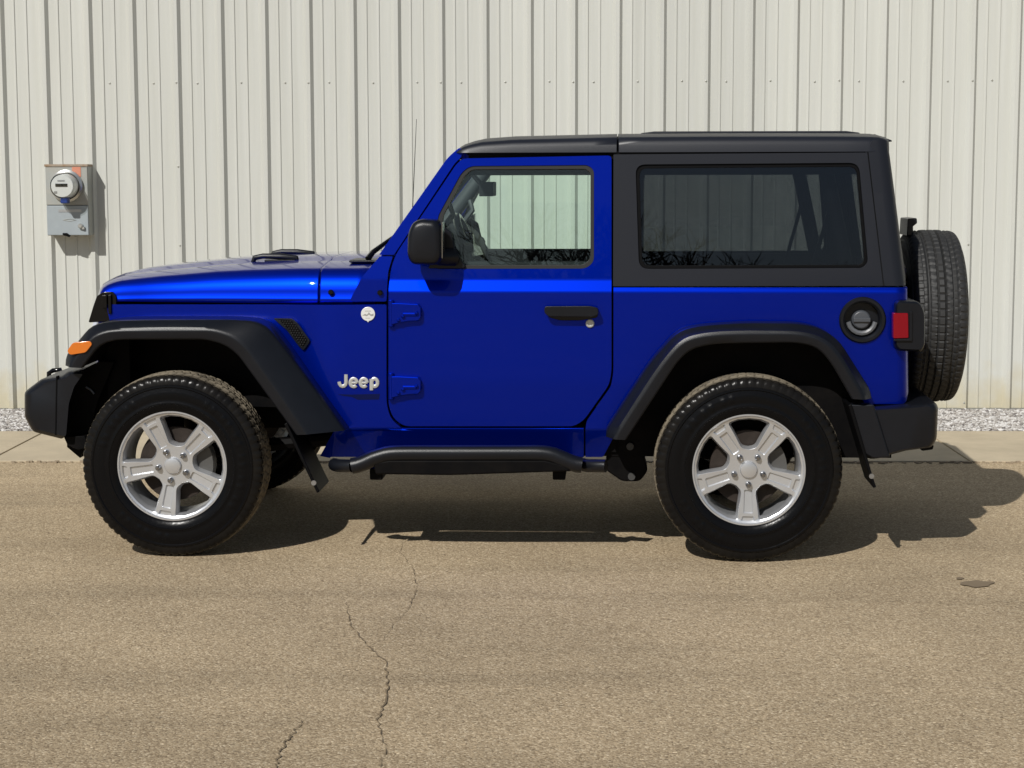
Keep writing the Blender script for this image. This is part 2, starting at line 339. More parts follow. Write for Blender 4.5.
# steel clad building
WY, PITCH = 12.68, 0.3030
bld = empty('metal_building', (0, WY, 0)); tag(bld, 'pale grey building clad in ribbed sheet metal behind the blue car', 'building')
def steel_mat():
    m = mat('painted_steel_cladding', (0.50, 0.50, 0.435), 0.42, spec=0.4)
    nt = m.node_tree; p = nt.nodes['Principled BSDF']; N = nt.nodes.new; K = nt.links.new
    tc = N('ShaderNodeTexCoord'); mp = N('ShaderNodeMapping'); mp.inputs['Scale'].default_value = (9, 1, .35); K(tc.outputs['Object'], mp.inputs[0])
    n = N('ShaderNodeTexNoise'); n.inputs['Scale'].default_value = 2.5; n.inputs['Detail'].default_value = 6; K(mp.outputs[0], n.inputs['Vector'])
    r = N('ShaderNodeValToRGB'); r.color_ramp.elements[0].position = .3; r.color_ramp.elements[1].position = .72
    r.color_ramp.elements[0].color = (0.53, 0.535, 0.492, 1); r.color_ramp.elements[1].color = (0.562, 0.568, 0.532, 1); K(n.outputs['Fac'], r.inputs[0])
    shx = N('ShaderNodeSeparateXYZ'); K(tc.outputs['Object'], shx.inputs[0]); sa = N('ShaderNodeMath'); sa.operation = 'MULTIPLY_ADD'; sa.inputs[1].default_value = 1/.9144; sa.inputs[2].default_value = .27; K(shx.outputs['X'], sa.inputs[0])
    fl = N('ShaderNodeMath'); fl.operation = 'FLOOR'; K(sa.outputs[0], fl.inputs[0]); wn_ = N('ShaderNodeTexWhiteNoise'); wn_.noise_dimensions = '1D'; K(fl.outputs[0], wn_.inputs['W'])
    ma = N('ShaderNodeMapRange'); ma.inputs['To Min'].default_value = .94; ma.inputs['To Max'].default_value = 1.04; K(wn_.outputs['Value'], ma.inputs[0])
    sv = N('ShaderNodeVectorMath'); sv.operation = 'SCALE'; K(r.outputs[0], sv.inputs[0]); K(ma.outputs[0], sv.inputs['Scale']); r = sv
    # yellow splash-back grime near the ground
    sp = N('ShaderNodeSeparateXYZ'); K(tc.outputs['Object'], sp.inputs[0])
    n2 = N('ShaderNodeTexNoise'); n2.inputs['Scale'].default_value = 7; n2.inputs['Detail'].default_value = 6; K(tc.outputs['Object'], n2.inputs['Vector'])
    ml = N('ShaderNodeMath'); ml.operation = 'MULTIPLY_ADD'; ml.inputs[1].default_value = -0.55; K(n2.outputs['Fac'], ml.inputs[0]); K(sp.outputs['Z'], ml.inputs[2])
    mr = N('ShaderNodeMapRange'); mr.inputs['From Min'].default_value = -0.25; mr.inputs['From Max'].default_value = 0.05; mr.inputs['To Min'].default_value = .75; mr.inputs['To Max'].default_value = 0; K(ml.outputs[0], mr.inputs[0])
    mx = N('ShaderNodeMixRGB'); mx.inputs[2].default_value = (0.50, 0.44, 0.29, 1); K(mr.outputs[0], mx.inputs[0]); K(r.outputs[0], mx.inputs[1]); K(mx.outputs[0], p.inputs['Base Color'])
    n3 = N('ShaderNodeTexNoise'); n3.inputs['Scale'].default_value = 1.5; b = N('ShaderNodeBump'); b.inputs['Strength'].default_value = .25; b.inputs['Distance'].default_value = .02; K(mp.outputs[0], n3.inputs['Vector']); K(n3.outputs['Fac'], b.inputs['Height']); K(b.outputs[0], p.inputs['Normal'])
    return m
M['steel'] = steel_mat()
# rib phase measured on the photograph: rib centre seen at pixel (576, 0)
_d = px_ray(575, 60); RIBX = _d.x*WY/_d.y - 0.012
prof = []
k0, k1 = -60, 60
for k in range(k0, k1):
    b = RIBX + k*PITCH
    for dx, dy in [(-.036, 0), (-.0125, -.030), (.0125, -.030), (.033, 0), (.089, 0), (.094, -.0068), (.101, -.0068), (.106, 0), (.173, 0), (.178, -.0068), (.185, -.0068), (.190, 0)]:
        prof.append((b+dx, dy))
wl = MB(); WH = 5.2
xa, xb = prof[0][0], prof[-1][0]
wl.loft([[(x, y, 0.015) for x, y in prof], [(x, y, WH) for x, y in prof]], closed=False, caps=False)
wl.build('wall_cladding', M['steel'], bld, smooth=20)
w2 = MB(); w2.box((xa+.01, .012, 0), (xb-.01, 14, WH-.01)); w2.build('inner_wall', M['steel'], bld)
rf = MB(); rf.prism([(xa-.3, 0), (xb+.3, 0), (xb+.3, .12), (xa-.3, .12)], 0, 1)
rf.v = [(x, (-.35 if y < .5 else 7.0), z + (WH if y < .5 else WH+1.3)) for x, y, z in rf.v]
rf2 = MB(); rf2.add([(x, 14-y, z) for x, y, z in rf.v], rf.f); rf.add(rf2.v, rf2.f)
rf.build('roof', mat('roof_steel', (0.35, 0.36, 0.36), 0.45), bld)
bt = MB(); bt.box((xa, -.034, 0.0), (xb, .004, 0.014)); bt.build('base_trim', mat('trim_steel', (0.22, 0.22, 0.2), 0.5), bld)
# fastener heads, in the rows the photo shows
sm_ = MB(); sm_.lathe([(0.0, -.005), (.004, -.005), (.0048, -.002), (.0075, -.001), (.0075, 0)], 10, 'y'); scr = sm_.mesh('screw')
scr.materials.append(mat('screw_head', (0.36, 0.36, 0.32), 0.4, 0.2))
def wall_z(py, px=512):
    d = px_ray(px, py); return CAM_H + d.z*WY/d.y
for row, zz in enumerate([wall_z(82), wall_z(166), wall_z(245), wall_z(402)]):
    for k in range(-11, 11):
        if (row == 1 and k > -8) or (row > 1 and -8 <= k < 8): continue
        for dx in ((0.0, .14) if row == 0 else (0.0,)):
            if dx == 0 and k % 3: continue
            o = bpy.data.objects.new('screw', scr); COL.objects.link(o); o.parent = bld; o.location = (RIBX+k*PITCH+dx, -.030 if dx == 0 else 0, zz+rng.uniform(-.004, .004))

# bare trees far across the yard behind the camera (mirrored in the car's glass)
def far_trees():
    r = random.Random(21); mb = MB()
    def branch(p, d, l, rad, lev):
        q = p + d*l; mb.tube([p, (p+q)/2 + Vector((r.gauss(0, .04), 0, r.gauss(0, .03)))*l, q], [rad, rad*.8, rad*.6], 4 if lev > 1 else 6, False)
        if lev >= 5: return
        for _ in range(3 if lev < 4 else 4):
            nd = (d + Vector((r.gauss(0, .55), r.gauss(0, .55), r.gauss(.12, .35)))).normalized()
            branch(p + d*l*r.uniform(.55, 1), nd, l*r.uniform(.6, .82), rad*.64, lev+1)
    for i in range(21):
        x = -30 + i*3.0 + r.uniform(-2, 2); h = r.uniform(2.8, 3.9)
        branch(Vector((x, -46 + r.uniform(-5, 5), -.1)), Vector((r.gauss(0, .06), 0, 1)).normalized(), h, .17, 0)
    for i in range(70):
        x = r.uniform(-50, 50); mb.tube([(x, -47, 0), (x+r.uniform(-1, 1), -47, r.uniform(2, 6.2))], [.05, .02], 4, False)
    tag(mb.build('bare_trees', mat('bark', (0.05, 0.04, 0.03), 0.9)), 'far row of bare winter trees mirrored in the dark rear side window', 'trees', kind='stuff')
far_trees()

# ================================================================== ELECTRIC METER
def wpt(px, py, depth=0.0):
    d = px_ray(px, py); t = (WY - depth)/d.y; return Vector((d.x*t, WY - depth, CAM_H + d.z*t))
def meter():
    D = 0.16                                        # front face stands this far off the pan
    a, b = wpt(44.8, 164.3, D), wpt(89.2, 235.6, D); x0, x1, z1, z0 = a.x, b.x, a.z, b.z
    t = empty('electric_meter', (x0, WY, z0)); tag(t, 'grey electric meter box with round glass meter on the metal wall', 'electric meter')
    W, Hh = x1-x0, z1-z0; zs = Hh*0.425
    gm = mat('meter_box_grey', (0.30, 0.32, 0.31), 0.5, 0.1, var=0.25, vscale=7, var_col=(0.36, 0.345, 0.30)); gl = mat('meter_cover_grey', (0.29, 0.325, 0.345), 0.45, 0.1, var=0.15, vscale=6)
    bx = MB(); bx.box((0, -D+.012, 0), (W, -.003, Hh-.006)); bx.build('enclosure', gm, t, bevel=.006)
    up = MB(); up.box((.002, -D, zs+.003), (W-.002, -D+.014, Hh-.012)); up.build('upper_cover', gm, t, bevel=.003)
    lo = MB(); lo.box((.004, -D-.002, .004), (W-.004, -D+.014, zs-.002)); lo.build('lower_cover', gl, t, bevel=.003)
    tp = MB(); tp.box((-.004, -D-.006, Hh-.016), (W+.004, -.003, Hh)); tp.build('top_lip', mat('rusty_lip', (0.26, 0.17, 0.10), 0.7, var=.6, vscale=25, var_col=(.33, .30, .25)), t, bevel=.002)
    c = wpt(63, 186, D+.11); cx, cz = c.x-x0, c.z-z0 ; rad = .088
    rg = MB(); rg.lathe([(rad+.022, -D+.002), (rad+.022, -D-.022), (rad+.006, -D-.03), (rad-.002, -D-.012)], 40, 'y', (cx, 0, cz)); rg.build('meter_ring', mat('ring_steel', (.5, .5, .48), .3, .8), t, smooth=30)
    bd = MB(); bd.lathe([(0, -D-.135), (rad-.014, -D-.135), (rad-.012, -D-.13), (rad-.006, -D-.05), (rad-.006, -D-.01)], 40, 'y', (cx, 0, cz)); db = bd.build('meter_dial', mat('dial_white', (.62, .63, .62), .5), t, smooth=30)
    di = MB(); di.box((cx-.045, -D-.139, cz-.004), (cx+.036, -D-.136, cz+.016)); di.build('display', M['screen'], db)
    lb = MB(); pm = mat('dial_print', (.25, .25, .25), .6); lb.box((cx-.03, -D-.138, cz+.032), (cx+.018, -D-.136, cz+.04)); lb.build('dial_print', pm, db); lb = MB(); lb.box((cx-.055, -D-.138, cz-.05), (cx-.035, -D-.136, cz-.035)); lb.build('dial_print', pm, db)
    gd = MB(); gd.lathe([(rad, -D-.005), (rad, -D-.125), (rad-.006, -D-.138), (rad-.022, -D-.145), (0, -D-.147)], 40, 'y', (cx, 0, cz)); gd.build('glass_cover', M['glass_clear'], t, smooth=30)
    bs = MB(); bs.box((cx-.02, -D-.12, cz-rad-.03), (cx+.03, -D-.05, cz-rad+.012)); bs.build('blue_seal', mat('blue_seal', (.015, .04, .2), .35), t, bevel=.008)
    st = MB(); st.box((W-.105, -D-.003, Hh-.085), (W-.045, -D-.0005, Hh-.018)); st.build('sticker', mat('faded_orange', (.55, .22, .14), .6), t)
    lp = MB(); lp.box((.085, -D-.005, zs-.045), (.245, -D-.0025, zs-.027)); lp.build('label_plate', mat('plate', (.42, .43, .44), .3, .5), t)
    em = MB(); em.tube([(.115, -D-.003, zs-.10), (.16, -D-.003, zs-.092), (.205, -D-.003, zs-.10), (.16, -D-.003, zs-.108), (.115, -D-.003, zs-.10)], .0022, 6); em.build('emblem', gm, t)
    kb = MB(); kb.lathe([(.017, 0), (.017, -.02), (.011, -.028), (0, -.028)], 16, 'y', (W-.055, -D-.002, zs-.14)); kb.box((W-.045, -D-.02, zs-.163), (W-.028, -D-.002, zs-.145)); kb.build('latch_knob', mat('zinc', (.5, .5, .48), .35, .7), t, smooth=35)
    tb = MB(); tb.prism([(.11, .004), (.155, -.010), (.165, .0), (.14, .018), (.11, .018)], -D-.006, -D-.002); tb.build('bottom_tab', M['under'], t)
    hb = MB(); hb.lathe([(.010, 0), (.010, -.012), (0, -.012)], 12, 'z', (W*.62, -D*.55, 0)); hb.build('drain_plug', gm, t, smooth=30)
meter()

# ================================================================== THE CAR
car = empty('parked_suv', CAR_O, CAR_T)
tag(car, 'bright blue two door off-road SUV with black hardtop and rear spare wheel', 'car')

BZ0, BZ1 = 1.137, 1.188
def ys(x, z):                                       # near side skin of door, tub and upper body (negative = towards camera)
    if z < 0.548: return -0.778 + (0.548-z)*0.42
    if z < 0.75: return -0.785 + (0.75-z)*0.035
    if z < BZ0: return -0.785
    if z < BZ1: return -0.785 + (z-BZ0)/(BZ1-BZ0)*0.019
    return -0.766 + (z-BZ1)*0.075
def bay_w(x): return interp([(-.6, .60), (-.40, .615), (.51, .725), (.60, .735), (.95, .752)], x)
def yfend(x, z):
    w = bay_w(x) + .006
    t = min(1, max(0, (x-.42)/.30)); t = t*t*(3-2*t)
    return -(w*(1-t) + (-ys(x, z))*t)

def panel(name, outline, m, parent, yf=ys, holes=(), cuts=(), thick=.03, off=0.0, bevel=.004, side=-1, smooth=38):
    """plate cut to an xz outline, bent onto the side skin, with real thickness"""
    bm = bmesh.new(); edges = []
    for lp in [outline] + list(holes):
        vs = [bm.verts.new((x, 0, z)) for x, z in lp]
        for i in range(len(vs)): edges.append(bm.edges.new((vs[i], vs[(i+1) % len(vs)])))
    bmesh.ops.triangle_fill(bm, edges=edges, use_beauty=True, use_dissolve=False, normal=(0, -1, 0))
    for co, no in cuts:
        bmesh.ops.bisect_plane(bm, geom=bm.verts[:]+bm.edges[:]+bm.faces[:], plane_co=(co[0], 0, co[1]), plane_no=(no[0], 0, no[1]), dist=1e-5)
    front = bm.faces[:]
    bmesh.ops.recalc_face_normals(bm, faces=front)
    for v in bm.verts: v.co.y = yf(v.co.x, v.co.z) - off
    for f in bm.faces: f.normal_update()
    if sum(f.normal.y*f.calc_area() for f in bm.faces) > 0: bmesh.ops.reverse_faces(bm, faces=bm.faces[:])
    r = bmesh.ops.extrude_face_region(bm, geom=bm.faces[:])
    nv = [e for e in r['geom'] if isinstance(e, bmesh.types.BMVert)]
    for v in nv: v.co.y += thick
    bmesh.ops.recalc_face_normals(bm, faces=bm.faces[:])
    if side > 0:
        for v in bm.verts: v.co.y = -v.co.y
        bmesh.ops.reverse_faces(bm, faces=bm.faces[:])
    me = bpy.data.meshes.new(name); bm.to_mesh(me); bm.free()
    return link(name, me, m, parent, smooth, bevel, bang=40)
def zc(*zs): return [((0, z), (0, 1)) for z in zs]
def S(pts, f=ys): return [at_f(x, y, f) for x, y in pts]
def SR(pts, r, f=ys, n=4): return S(rnd(pts, r, n), f)

SIDES = (-1, 1)
body = None
# ---- inner shell, floor, firewall (dark, seen through gaps)
inn = MB()
inn.loft([[(x, -w, .62), (x, w, .62), (x, w, 1.075), (x, -w, 1.075)] for x, w in ((-.36, .50), (.0, .57), (.45, .66), (.86, .70))])   # engine bay block
inn.box((.86, -.70, .42), (3.08, .70, .50))                  # floor
inn.box((.84, -.70, .50), (.93, .70, 1.10))                  # firewall
inn.box((3.04, -.70, .50), (3.10, .70, 1.10))
for s in SIDES:
    inn.box((1.90, .60*s if s > 0 else -.70, .50), (3.05, .70 if s > 0 else -.60, 1.12))
    inn.box((.90, .66*s if s > 0 else -.715, .44), (1.90, .715 if s > 0 else -.66, .56))
for s in SIDES:
    for a, b in (((1.84, .60, .5), (1.95, .715, 1.25)), ((1.85, .60, 1.25), (1.945, .69, 1.745))):
        inn.box((a[0], min(a[1]*s, b[1]*s), a[2]), (b[0], max(a[1]*s, b[1]*s), b[2]))
    A = [at(x, y, -.70) for x, y in [(386, 254), (454, 160), (463, 160), (400, 254)]]
    pi = MB(); pi.prism(A, -.69, -.66); pi = pi if s < 0 else mirror(pi); inn.add(pi.v, pi.f)
inn.loft([[(x, y, z) for y, z in ((-.71, 1.70), (-.71, 1.745), (-.665, 1.782), (-.58, 1.797), (.58, 1.797), (.665, 1.782), (.71, 1.745), (.71, 1.70))] for x in (1.86, 1.94)])
inn.box((.86, -.735, 1.08), (.945, .735, 1.20))
body = inn.build('inner_body', M['under'], car)

RB = [at(908, 290, -.76), at(910, 392, -.76)]
# ---- tub sides
for s in SIDES:
    def y_tub(x, z):                                 # rounded rear corner
        y = ys(x, z); xe = 3.128 + (1.146-z)*.02; d = xe - x; r_ = .055
        if d < r_: y += r_ - math.sqrt(max(0, r_*r_ - (r_-max(d, 0))**2))
        return y
    tub = SR([(613.5, 287.5), (908, 287.5), (910, 330), (910.5, 398), (905, 404), (865, 404), (846, 372), (822, 341), (796, 334), (704, 334), (668, 352), (640, 392), (612, 440), (603, 457), (585.5, 457), (585.5, 429), (586.6, 421), (610.8, 386.5), (613.4, 373)],
             [0, 4, 0, 5, 3, 0, 20, 20, 12, 12, 20, 20, 6, 2, 0, 2, 3, 3, 6])
    cuts = zc(.541, .548, .555, .75, .65, BZ0-.007, BZ0, BZ0+.006, BZ1-.006, BZ1, BZ1+.007, 1.13-.03, .78, .72) + [((3.128-d, 1.146), (1, .02)) for d in (.055, .040, .026, .014, .006)]
    fc = at(862.5, 320, -.79); hole = [[(fc[0]+.085*math.cos(2*math.pi*k/28), fc[1]+.085*math.sin(2*math.pi*k/28)) for k in range(28)]] if s < 0 else []
    o = panel('tub_side', tub, M['blue'], car, y_tub, holes=hole, cuts=cuts, thick=.05, side=s)
    # rocker below the door
    rk = S([(334, 430), (398, 428.2), (584, 428.2), (584, 457), (330, 457)])
    panel('rocker', rk, M['blue'], car, cuts=zc(.535, .545, .48), thick=.05, side=s)
# seam tick on the rear belt line
tg = MB(); tg.box((3.098, -.72, .50), (3.130, .72, 1.16)); tailgate = tg.build('tailgate', M['blue'], car, bevel=.008)

# ---- front fenders / cowl sides
for s in SIDES:
    fo = SR([(106, 304.5), (386.5, 304.5), (386.5, 405), (391, 419), (402, 428.5), (402, 431), (334, 431), (330, 458), (320, 456), (338, 430), (300, 372), (270, 330), (240, 326), (112, 330)],
            [2, 2, 8, 6, 2, 0, 0, 0, 0, 4, 10, 10, 6, 2], yfend)
    panel('front_fender', fo, M['blue'], car, yfend, cuts=[((x, 0), (1, 0)) for x in (-.2, .1, .35, .42, .46, .5, .54, .58, .62, .66, .70, .74)] + zc(.541, .548, .555, .75, .65), thick=.03, side=s, smooth=45)

# ---- hood and cowl (one loft profile)
ZT = [(-.478, 1.080), (-.472, 1.115), (-.458, 1.143), (-.43, 1.163), (-.40, 1.177), (-.36, 1.191), (-.30, 1.206), (-.1, 1.228), (.12, 1.250), (.32, 1.260), (.51, 1.266), (.75, 1.268), (.95, 1.270)]
def bow(x, y):
    k = min(1, max(0, (-.05-x)/.40)); return .09*(abs(y)/.60)**3*k*k*(3-2*k)
def hood_ring(x, drop=0.0):
    w = bay_w(x); zt = interp(ZT, x) - drop; zs = 1.083; h = zt - zs; half = []
    rr = min(.15, h*.85)
    dp = interp([(-.47, .004), (-.40, .012), (-.3, .026), (0, .033)], x); half.append((-w, zs)); half.append((-w+.002, zs+h*.12))
    cz_ = zt - .035 - rr + .0
    for k in range(0, 8):
        t = k/7*math.pi/2*.94
        half.append((-w+.004+rr*.62*(1-math.cos(t)), max(zs+h*.14, zt-dp-rr) + (rr)*math.sin(t)*min(1, (zt-dp-max(zs+h*.14, zt-dp-rr))/rr)))
    half.append((-w*.62, zt-dp*.5)); half.append((-w*.50, zt-dp*.38)); half.append((-w*.44, zt-.002)); half.append((0, zt))
    full = half + [(-y, z) for y, z in half[-2::-1]]
    return [(x + bow(x, y), y, z) for y, z in full]
def loft_shell(name, xs, m):
    rings = [hood_ring(x) for x in xs]; mb = MB(); mb.loft(rings, closed=False, caps=False)
    # fold the rim down so that the sheet shows an edge
    o = mb.build(name, m, car, smooth=50); sd = o.modifiers.new('thickness', 'SOLIDIFY'); sd.thickness = .022; sd.offset = -1
    me = o.data
    zs = sum(p.normal.z for p in me.polygons)
    if zs < 0: me.flip_normals()
    return o
hood = loft_shell('hood', [-.478, -.474, -.466, -.452, -.43, -.40, -.36, -.31, -.24, -.13, 0, .15, .3, .42, .52, .607, .612], M['blue'])
cowl = loft_shell('cowl', [.6175, .624, .70, .78, .86], M['blue'])
for s in SIDES:                                        # cowl side rising to the windscreen pillar
    cs = SR([(350, 300), (362, 277), (379.5, 256.5), (392.5, 256.5), (388, 272), (386.5, 301.5), (352, 301.5)], [3, 6, 1, 1, 4, 2, 2], lambda x, z: -.765)
    panel('cowl_side', cs, M['blue'], car, lambda x, z: -.766 + max(0, z-1.188)*.09, cuts=zc(1.181, 1.188, 1.195), thick=.06, side=s, bevel=.008)
    for px in (330.3, 386.8-6.3):
        bx_, bz_ = at(px, 292.5, -.76)
        b_ = MB(); b_.lathe([(.012, .004), (.012, -.004), (.008, -.007), (0, -.007)], 14, 'y', (bx_, -(bay_w(bx_)+.004) if bx_ < .8 else -.775, bz_))
        (b_ if s < 0 else mirror(b_)).build('bolt', M['gloss_black'], cowl, smooth=30)

# ---- windscreen frame
def ypil(x, z): return -.752 + max(0, z-1.188)*.075
for s in SIDES:
    pl = SR([(379, 254.8), (448, 157), (459.5, 147.5), (463, 150), (461, 157.5), (455, 163), (394, 254.8)], [1, 8, 2, 0, 2, 4, 1], ypil)
    panel('windscreen_pillar', pl, M['blue'], car, ypil, thick=.07, side=s, bevel=.010)
wA, wB = at(381, 253, -.70), at(460, 148, -.69)        # bottom and top of the screen plane
def scr_pt(t, y, lift=0): 
    n = Vector((-(wB[1]-wA[1]), 0, wB[0]-wA[0])).normalized()
    return Vector((wA[0]+(wB[0]-wA[0])*t, y, wA[1]+(wB[1]-wA[1])*t)) + n*lift
hd = MB(); hd.loft([[scr_pt(.93, y, -.004), scr_pt(1.0, y, -.004), scr_pt(1.0, y, -.06), scr_pt(.93, y, -.05)] for y in (-.64, .64)]); hd.build('windscreen_header', M['blue'], car, bevel=.006)
lb_ = MB(); lb_.loft([[scr_pt(-.03, y, -.004), scr_pt(.07, y, -.004), scr_pt(.07, y, -.06), scr_pt(-.03, y, -.06)] for y in (-.68, .68)]); lb_.build('windscreen_sill', M['blue'], car, bevel=.006)
wg = MB(); wg.add([scr_pt(.07, -.67, -.02), scr_pt(.07, .67, -.02), scr_pt(.93, .63, -.02), scr_pt(.93, -.63, -.02)], [(0, 1, 2, 3)]); wg.build('windscreen_glass', M['glass_green'], car)
# wipers, cowl grille
for y0 in (-.52, .08):
    wp = MB(); p0 = Vector((.80, y0, 1.265)); p1 = scr_pt(.10, y0+.30, .03); p2 = scr_pt(.20, y0+.62, .02)
    wp.tube([p0, p0+Vector((.02, .03, .03)), p1, p2], [.014, .012, .009, .006], 8); wp.tube([scr_pt(.09, y0+.10, .012), scr_pt(.15, y0+.62, .012)], .007, 6); wp.build('wiper', M['gloss_black'], car, smooth=40)
cg = MB(); cg.box((.72, -.55, 1.250), (.90, .55, 1.262)); cg.build('cowl_grille', M['plastic'], cowl, bevel=.006)
for px, py, y0 in ((252, 257, -.34), (271, 254.5, .16)):      # rubber windscreen rests on the hood
    hb = MB(); x0_, z0_ = at(px, py, y0); zb = interp(ZT, x0_+.08)-.026
    hb.tube([(x0_, y0, zb), (x0_+.012, y0, zb+.028), (x0_+.05, y0, zb+.036), (x0_+.13, y0, zb+.034), (x0_+.205, y0, zb+.026), (x0_+.21, y0, zb)], [.010, .013, .013, .015, .014, .010], 8)
    hb.box((x0_+.06, y0-.02, zb-.004), (x0_+.20, y0+.02, zb+.02)); hb.build('hood_rest', M['plastic'], hood, bevel=.004)
# hood latches, grille, headlights
for s in SIDES:
    hl = MB(); px0 = at(101, 292, -.61); px1 = at(116, 318, -.61)
    hl.prism([at(x, y, -.62) for x, y in rnd([(93.5, 306), (97, 296), (103, 292), (113, 291.5), (116.5, 296), (116.5, 321), (88.5, 322.5)], 2)], -.625, -.55); hl.box((px0[0]+.012, -.645, px1[1]+.045), (px0[0]+.034, -.630, px0[1]-.012)); hl.box((px1[0]-.026, -.640, px1[1]+.02), (px1[0]-.012, -.630, px0[1]-.01))  # latch on a black plate, widened past it to darken the grille corner
    (hl if s < 0 else mirror(hl)).build('latch_dark_plate', M['gloss_black'], hood, bevel=.006)
gr = MB(); gpoly = [(-.462, 1.075), (-.482, .99), (-.490, .80), (-.478, .72), (-.42, .72), (-.42, 1.06)]
gr.loft([[(x + .09*(abs(y)/.60)**3, y, z) for x, z in gpoly] for y in (-.60, -.59, -.55, -.48, -.4, -.3, -.15, 0, .15, .3, .4, .48, .55, .59, .60)]); grille = gr.build('grille', M['blue'], car, bevel=.012)
for k in range(7):
    y = (k-3)*.085; sl_ = MB(); sl_.box((-.497+.09*(abs(y)/.6)**3, y-.026, .80), (-.46+.09*(abs(y)/.6)**3, y+.026, 1.01)); sl_.build('grille_slot', M['under'], grille, bevel=.01)
for s in SIDES:
    hl = MB(); hl.lathe([(0, -.03), (.05, -.027), (.080, -.015), (.086, 0), (.086, .03)], 32, 'x', (-.440, .415*s, .91)); hl.build('headlight', M['lamp'], car, smooth=30)

# ---- doors
belt_gap = None
DOORPX = [(388.5, 405), (393, 418), (404, 426.3), (574, 426.3), (584, 420), (609, 385), (611.5, 372), (611.5, 155.5), (463, 158.5), (456.5, 164), (396, 254), (391, 268), (388.5, 290)]
DOORR = [5, 6, 6, 5, 5, 8, 6, 4, 6, 4, 8, 8, 6]
WINPX = [(438, 216), (461.5, 172.5), (470, 166), (588, 165), (594, 170), (594, 262), (586, 268.8), (436, 269)]
WINR = [4, 6, 6, 6, 5, 10, 6, 3]
INPX = [(443, 216), (465, 175), (472, 169.5), (586, 169), (590.5, 173), (590.5, 259), (584, 265), (441, 265.5)]
for s in SIDES:
    dr = panel('door', SR(DOORPX, DOORR), M['blue'], car, holes=[SR(WINPX, WINR)], cuts=zc(.75, .65, BZ0-.007, BZ0, BZ0+.006, BZ1-.006, BZ1, BZ1+.007, 1.13-.03, .78, .72), thick=.045, side=s, bevel=.004)
    sl_ = panel('window_seal', SR(WINPX, WINR), M['seal'], dr, holes=[SR(INPX, WINR)], thick=.030, off=-.004, side=s, bevel=.003)
    gp = SR([(441, 214), (463, 173), (471, 167.5), (587, 167), (592, 171), (592, 260), (585, 267), (439, 267)], WINR)
    panel('window_glass', gp, M['glass_green'], dr, thick=.004, off=-.018, side=s, bevel=0)
    # inner trim
    it = S([(396, 290), (400, 256), (455, 262), (600, 262), (604, 300), (604, 372), (575, 418), (410, 418)])
    panel('door_trim', it, M['interior'], dr, thick=.05, off=-.060, side=s, bevel=.01)
    # hinges
    for hy in (302.5, 375.5):
        h = MB(); A = S([(392, hy), (400, hy), (419, hy+1), (421.5, hy+5), (421.5, hy+15), (419, hy+18), (409, hy+18.5), (400, hy+20), (392, hy+22)])
        h.prism(A, -.813, -.783)
        c0 = at(391, hy+11, -.80); h.lathe([(0, -.058), (.013, -.058), (.013, .058), (0, .058)], 14, 'z', (c0[0], -.797, c0[1]))
        rb0, rb1 = at(402.5, hy+13.5, -.81), at(417, hy+10, -.81); h.box((rb0[0], -.819, rb0[1]), (rb1[0], -.81, rb1[1]))
        ho = (h if s < 0 else mirror(h)).build('hinge', M['blue'], dr, bevel=.008, segs=3)
        for bx, bz in ((403, 13.8), (416.5, 10.5), (398.5, 18)):
            q = at(bx, hy+bz-(0 if bx > 400 else .5), -.815); b_ = MB(); b_.lathe([(.0075, 0), (.0075, -.006), (.004, -.009), (0, -.009)], 12, 'y', (q[0], -.815 if bx < 400 else -.817, q[1]))
            (b_ if s < 0 else mirror(b_)).build('bolt', M['blue'], ho, smooth=30)
    # handle: dished cup and grab bar
    h = MB(); cup = [Vector(p) for p in SR([(546, 308.5), (560, 306), (592, 306), (598, 309), (598, 317.5), (580, 320.5), (560, 320.5), (548, 317)], 3)]
    h.prism([tuple(p) for p in cup], -.793, -.780); h.build('handle_cup', M['gloss_black'], dr, bevel=.004) if s < 0 else mirror(h).build('handle_cup', M['gloss_black'], dr, bevel=.004)
    h = MB(); bar = SR([(545, 305.5), (590, 305.2), (598, 307), (598.5, 314), (592, 316), (549, 315.5), (544.5, 312)], 2.5); h.prism(bar, -.835, -.808)
    h.prism(SR([(588, 307), (598, 307.5), (598, 314.5), (588, 315)], 1), -.815, -.783); h.prism(SR([(545, 307), (552, 307), (552, 314.5), (546, 314)], 1), -.815, -.783)
    (h if s < 0 else mirror(h)).build('handle', M['plastic'], dr, bevel=.010, segs=3)
    q = at(590, 323.5, -.79); h = MB(); h.lathe([(.0185, .004), (.0185, -.006), (.015, -.009), (.010, -.009), (.009, -.006), (0, -.006)], 20, 'y', (q[0], -.785, q[1])); lk = (h if s < 0 else mirror(h)).build('lock_cylinder', M['badge'], dr, smooth=30)
    # mirror
    mr = MB(); rings = []
    MP = rnd([(407.8, 233), (413, 222), (421, 218.6), (437, 219.6), (441.5, 226), (442, 258), (437, 265), (412, 264.5), (407.2, 256)], [6, 6, 6, 5, 4, 6, 6, 7, 7], 4)
    core = [at(x, y, -.93) for x, y in MP]; cx_ = sum(p[0] for p in core)/len(core); cz_ = sum(p[1] for p in core)/len(core)
    for yy, k in ((-.82, .80), (-.83, .93), (-.845, 1.0), (-.925, 1.0), (-.945, .95), (-.957, .85), (-.962, .68)):
        rings.append([(cx_+(x-cx_)*k, yy, cz_+(z-cz_)*k) for x, z in core])
    mr.loft(rings); mo = (mr if s < 0 else mirror(mr)).build('mirror_housing', M['plastic'], dr, smooth=50)
    ar = MB(); a0, a1 = at(428, 262, -.80), at(440, 262, -.8)
    ar.tube([(cx_+.02, -.87, cz_-.06), (a1[0], -.82, a1[1]+.02), (a1[0]+.06, -.775, a1[1]+.02)], [.034, .034, .040], 12)
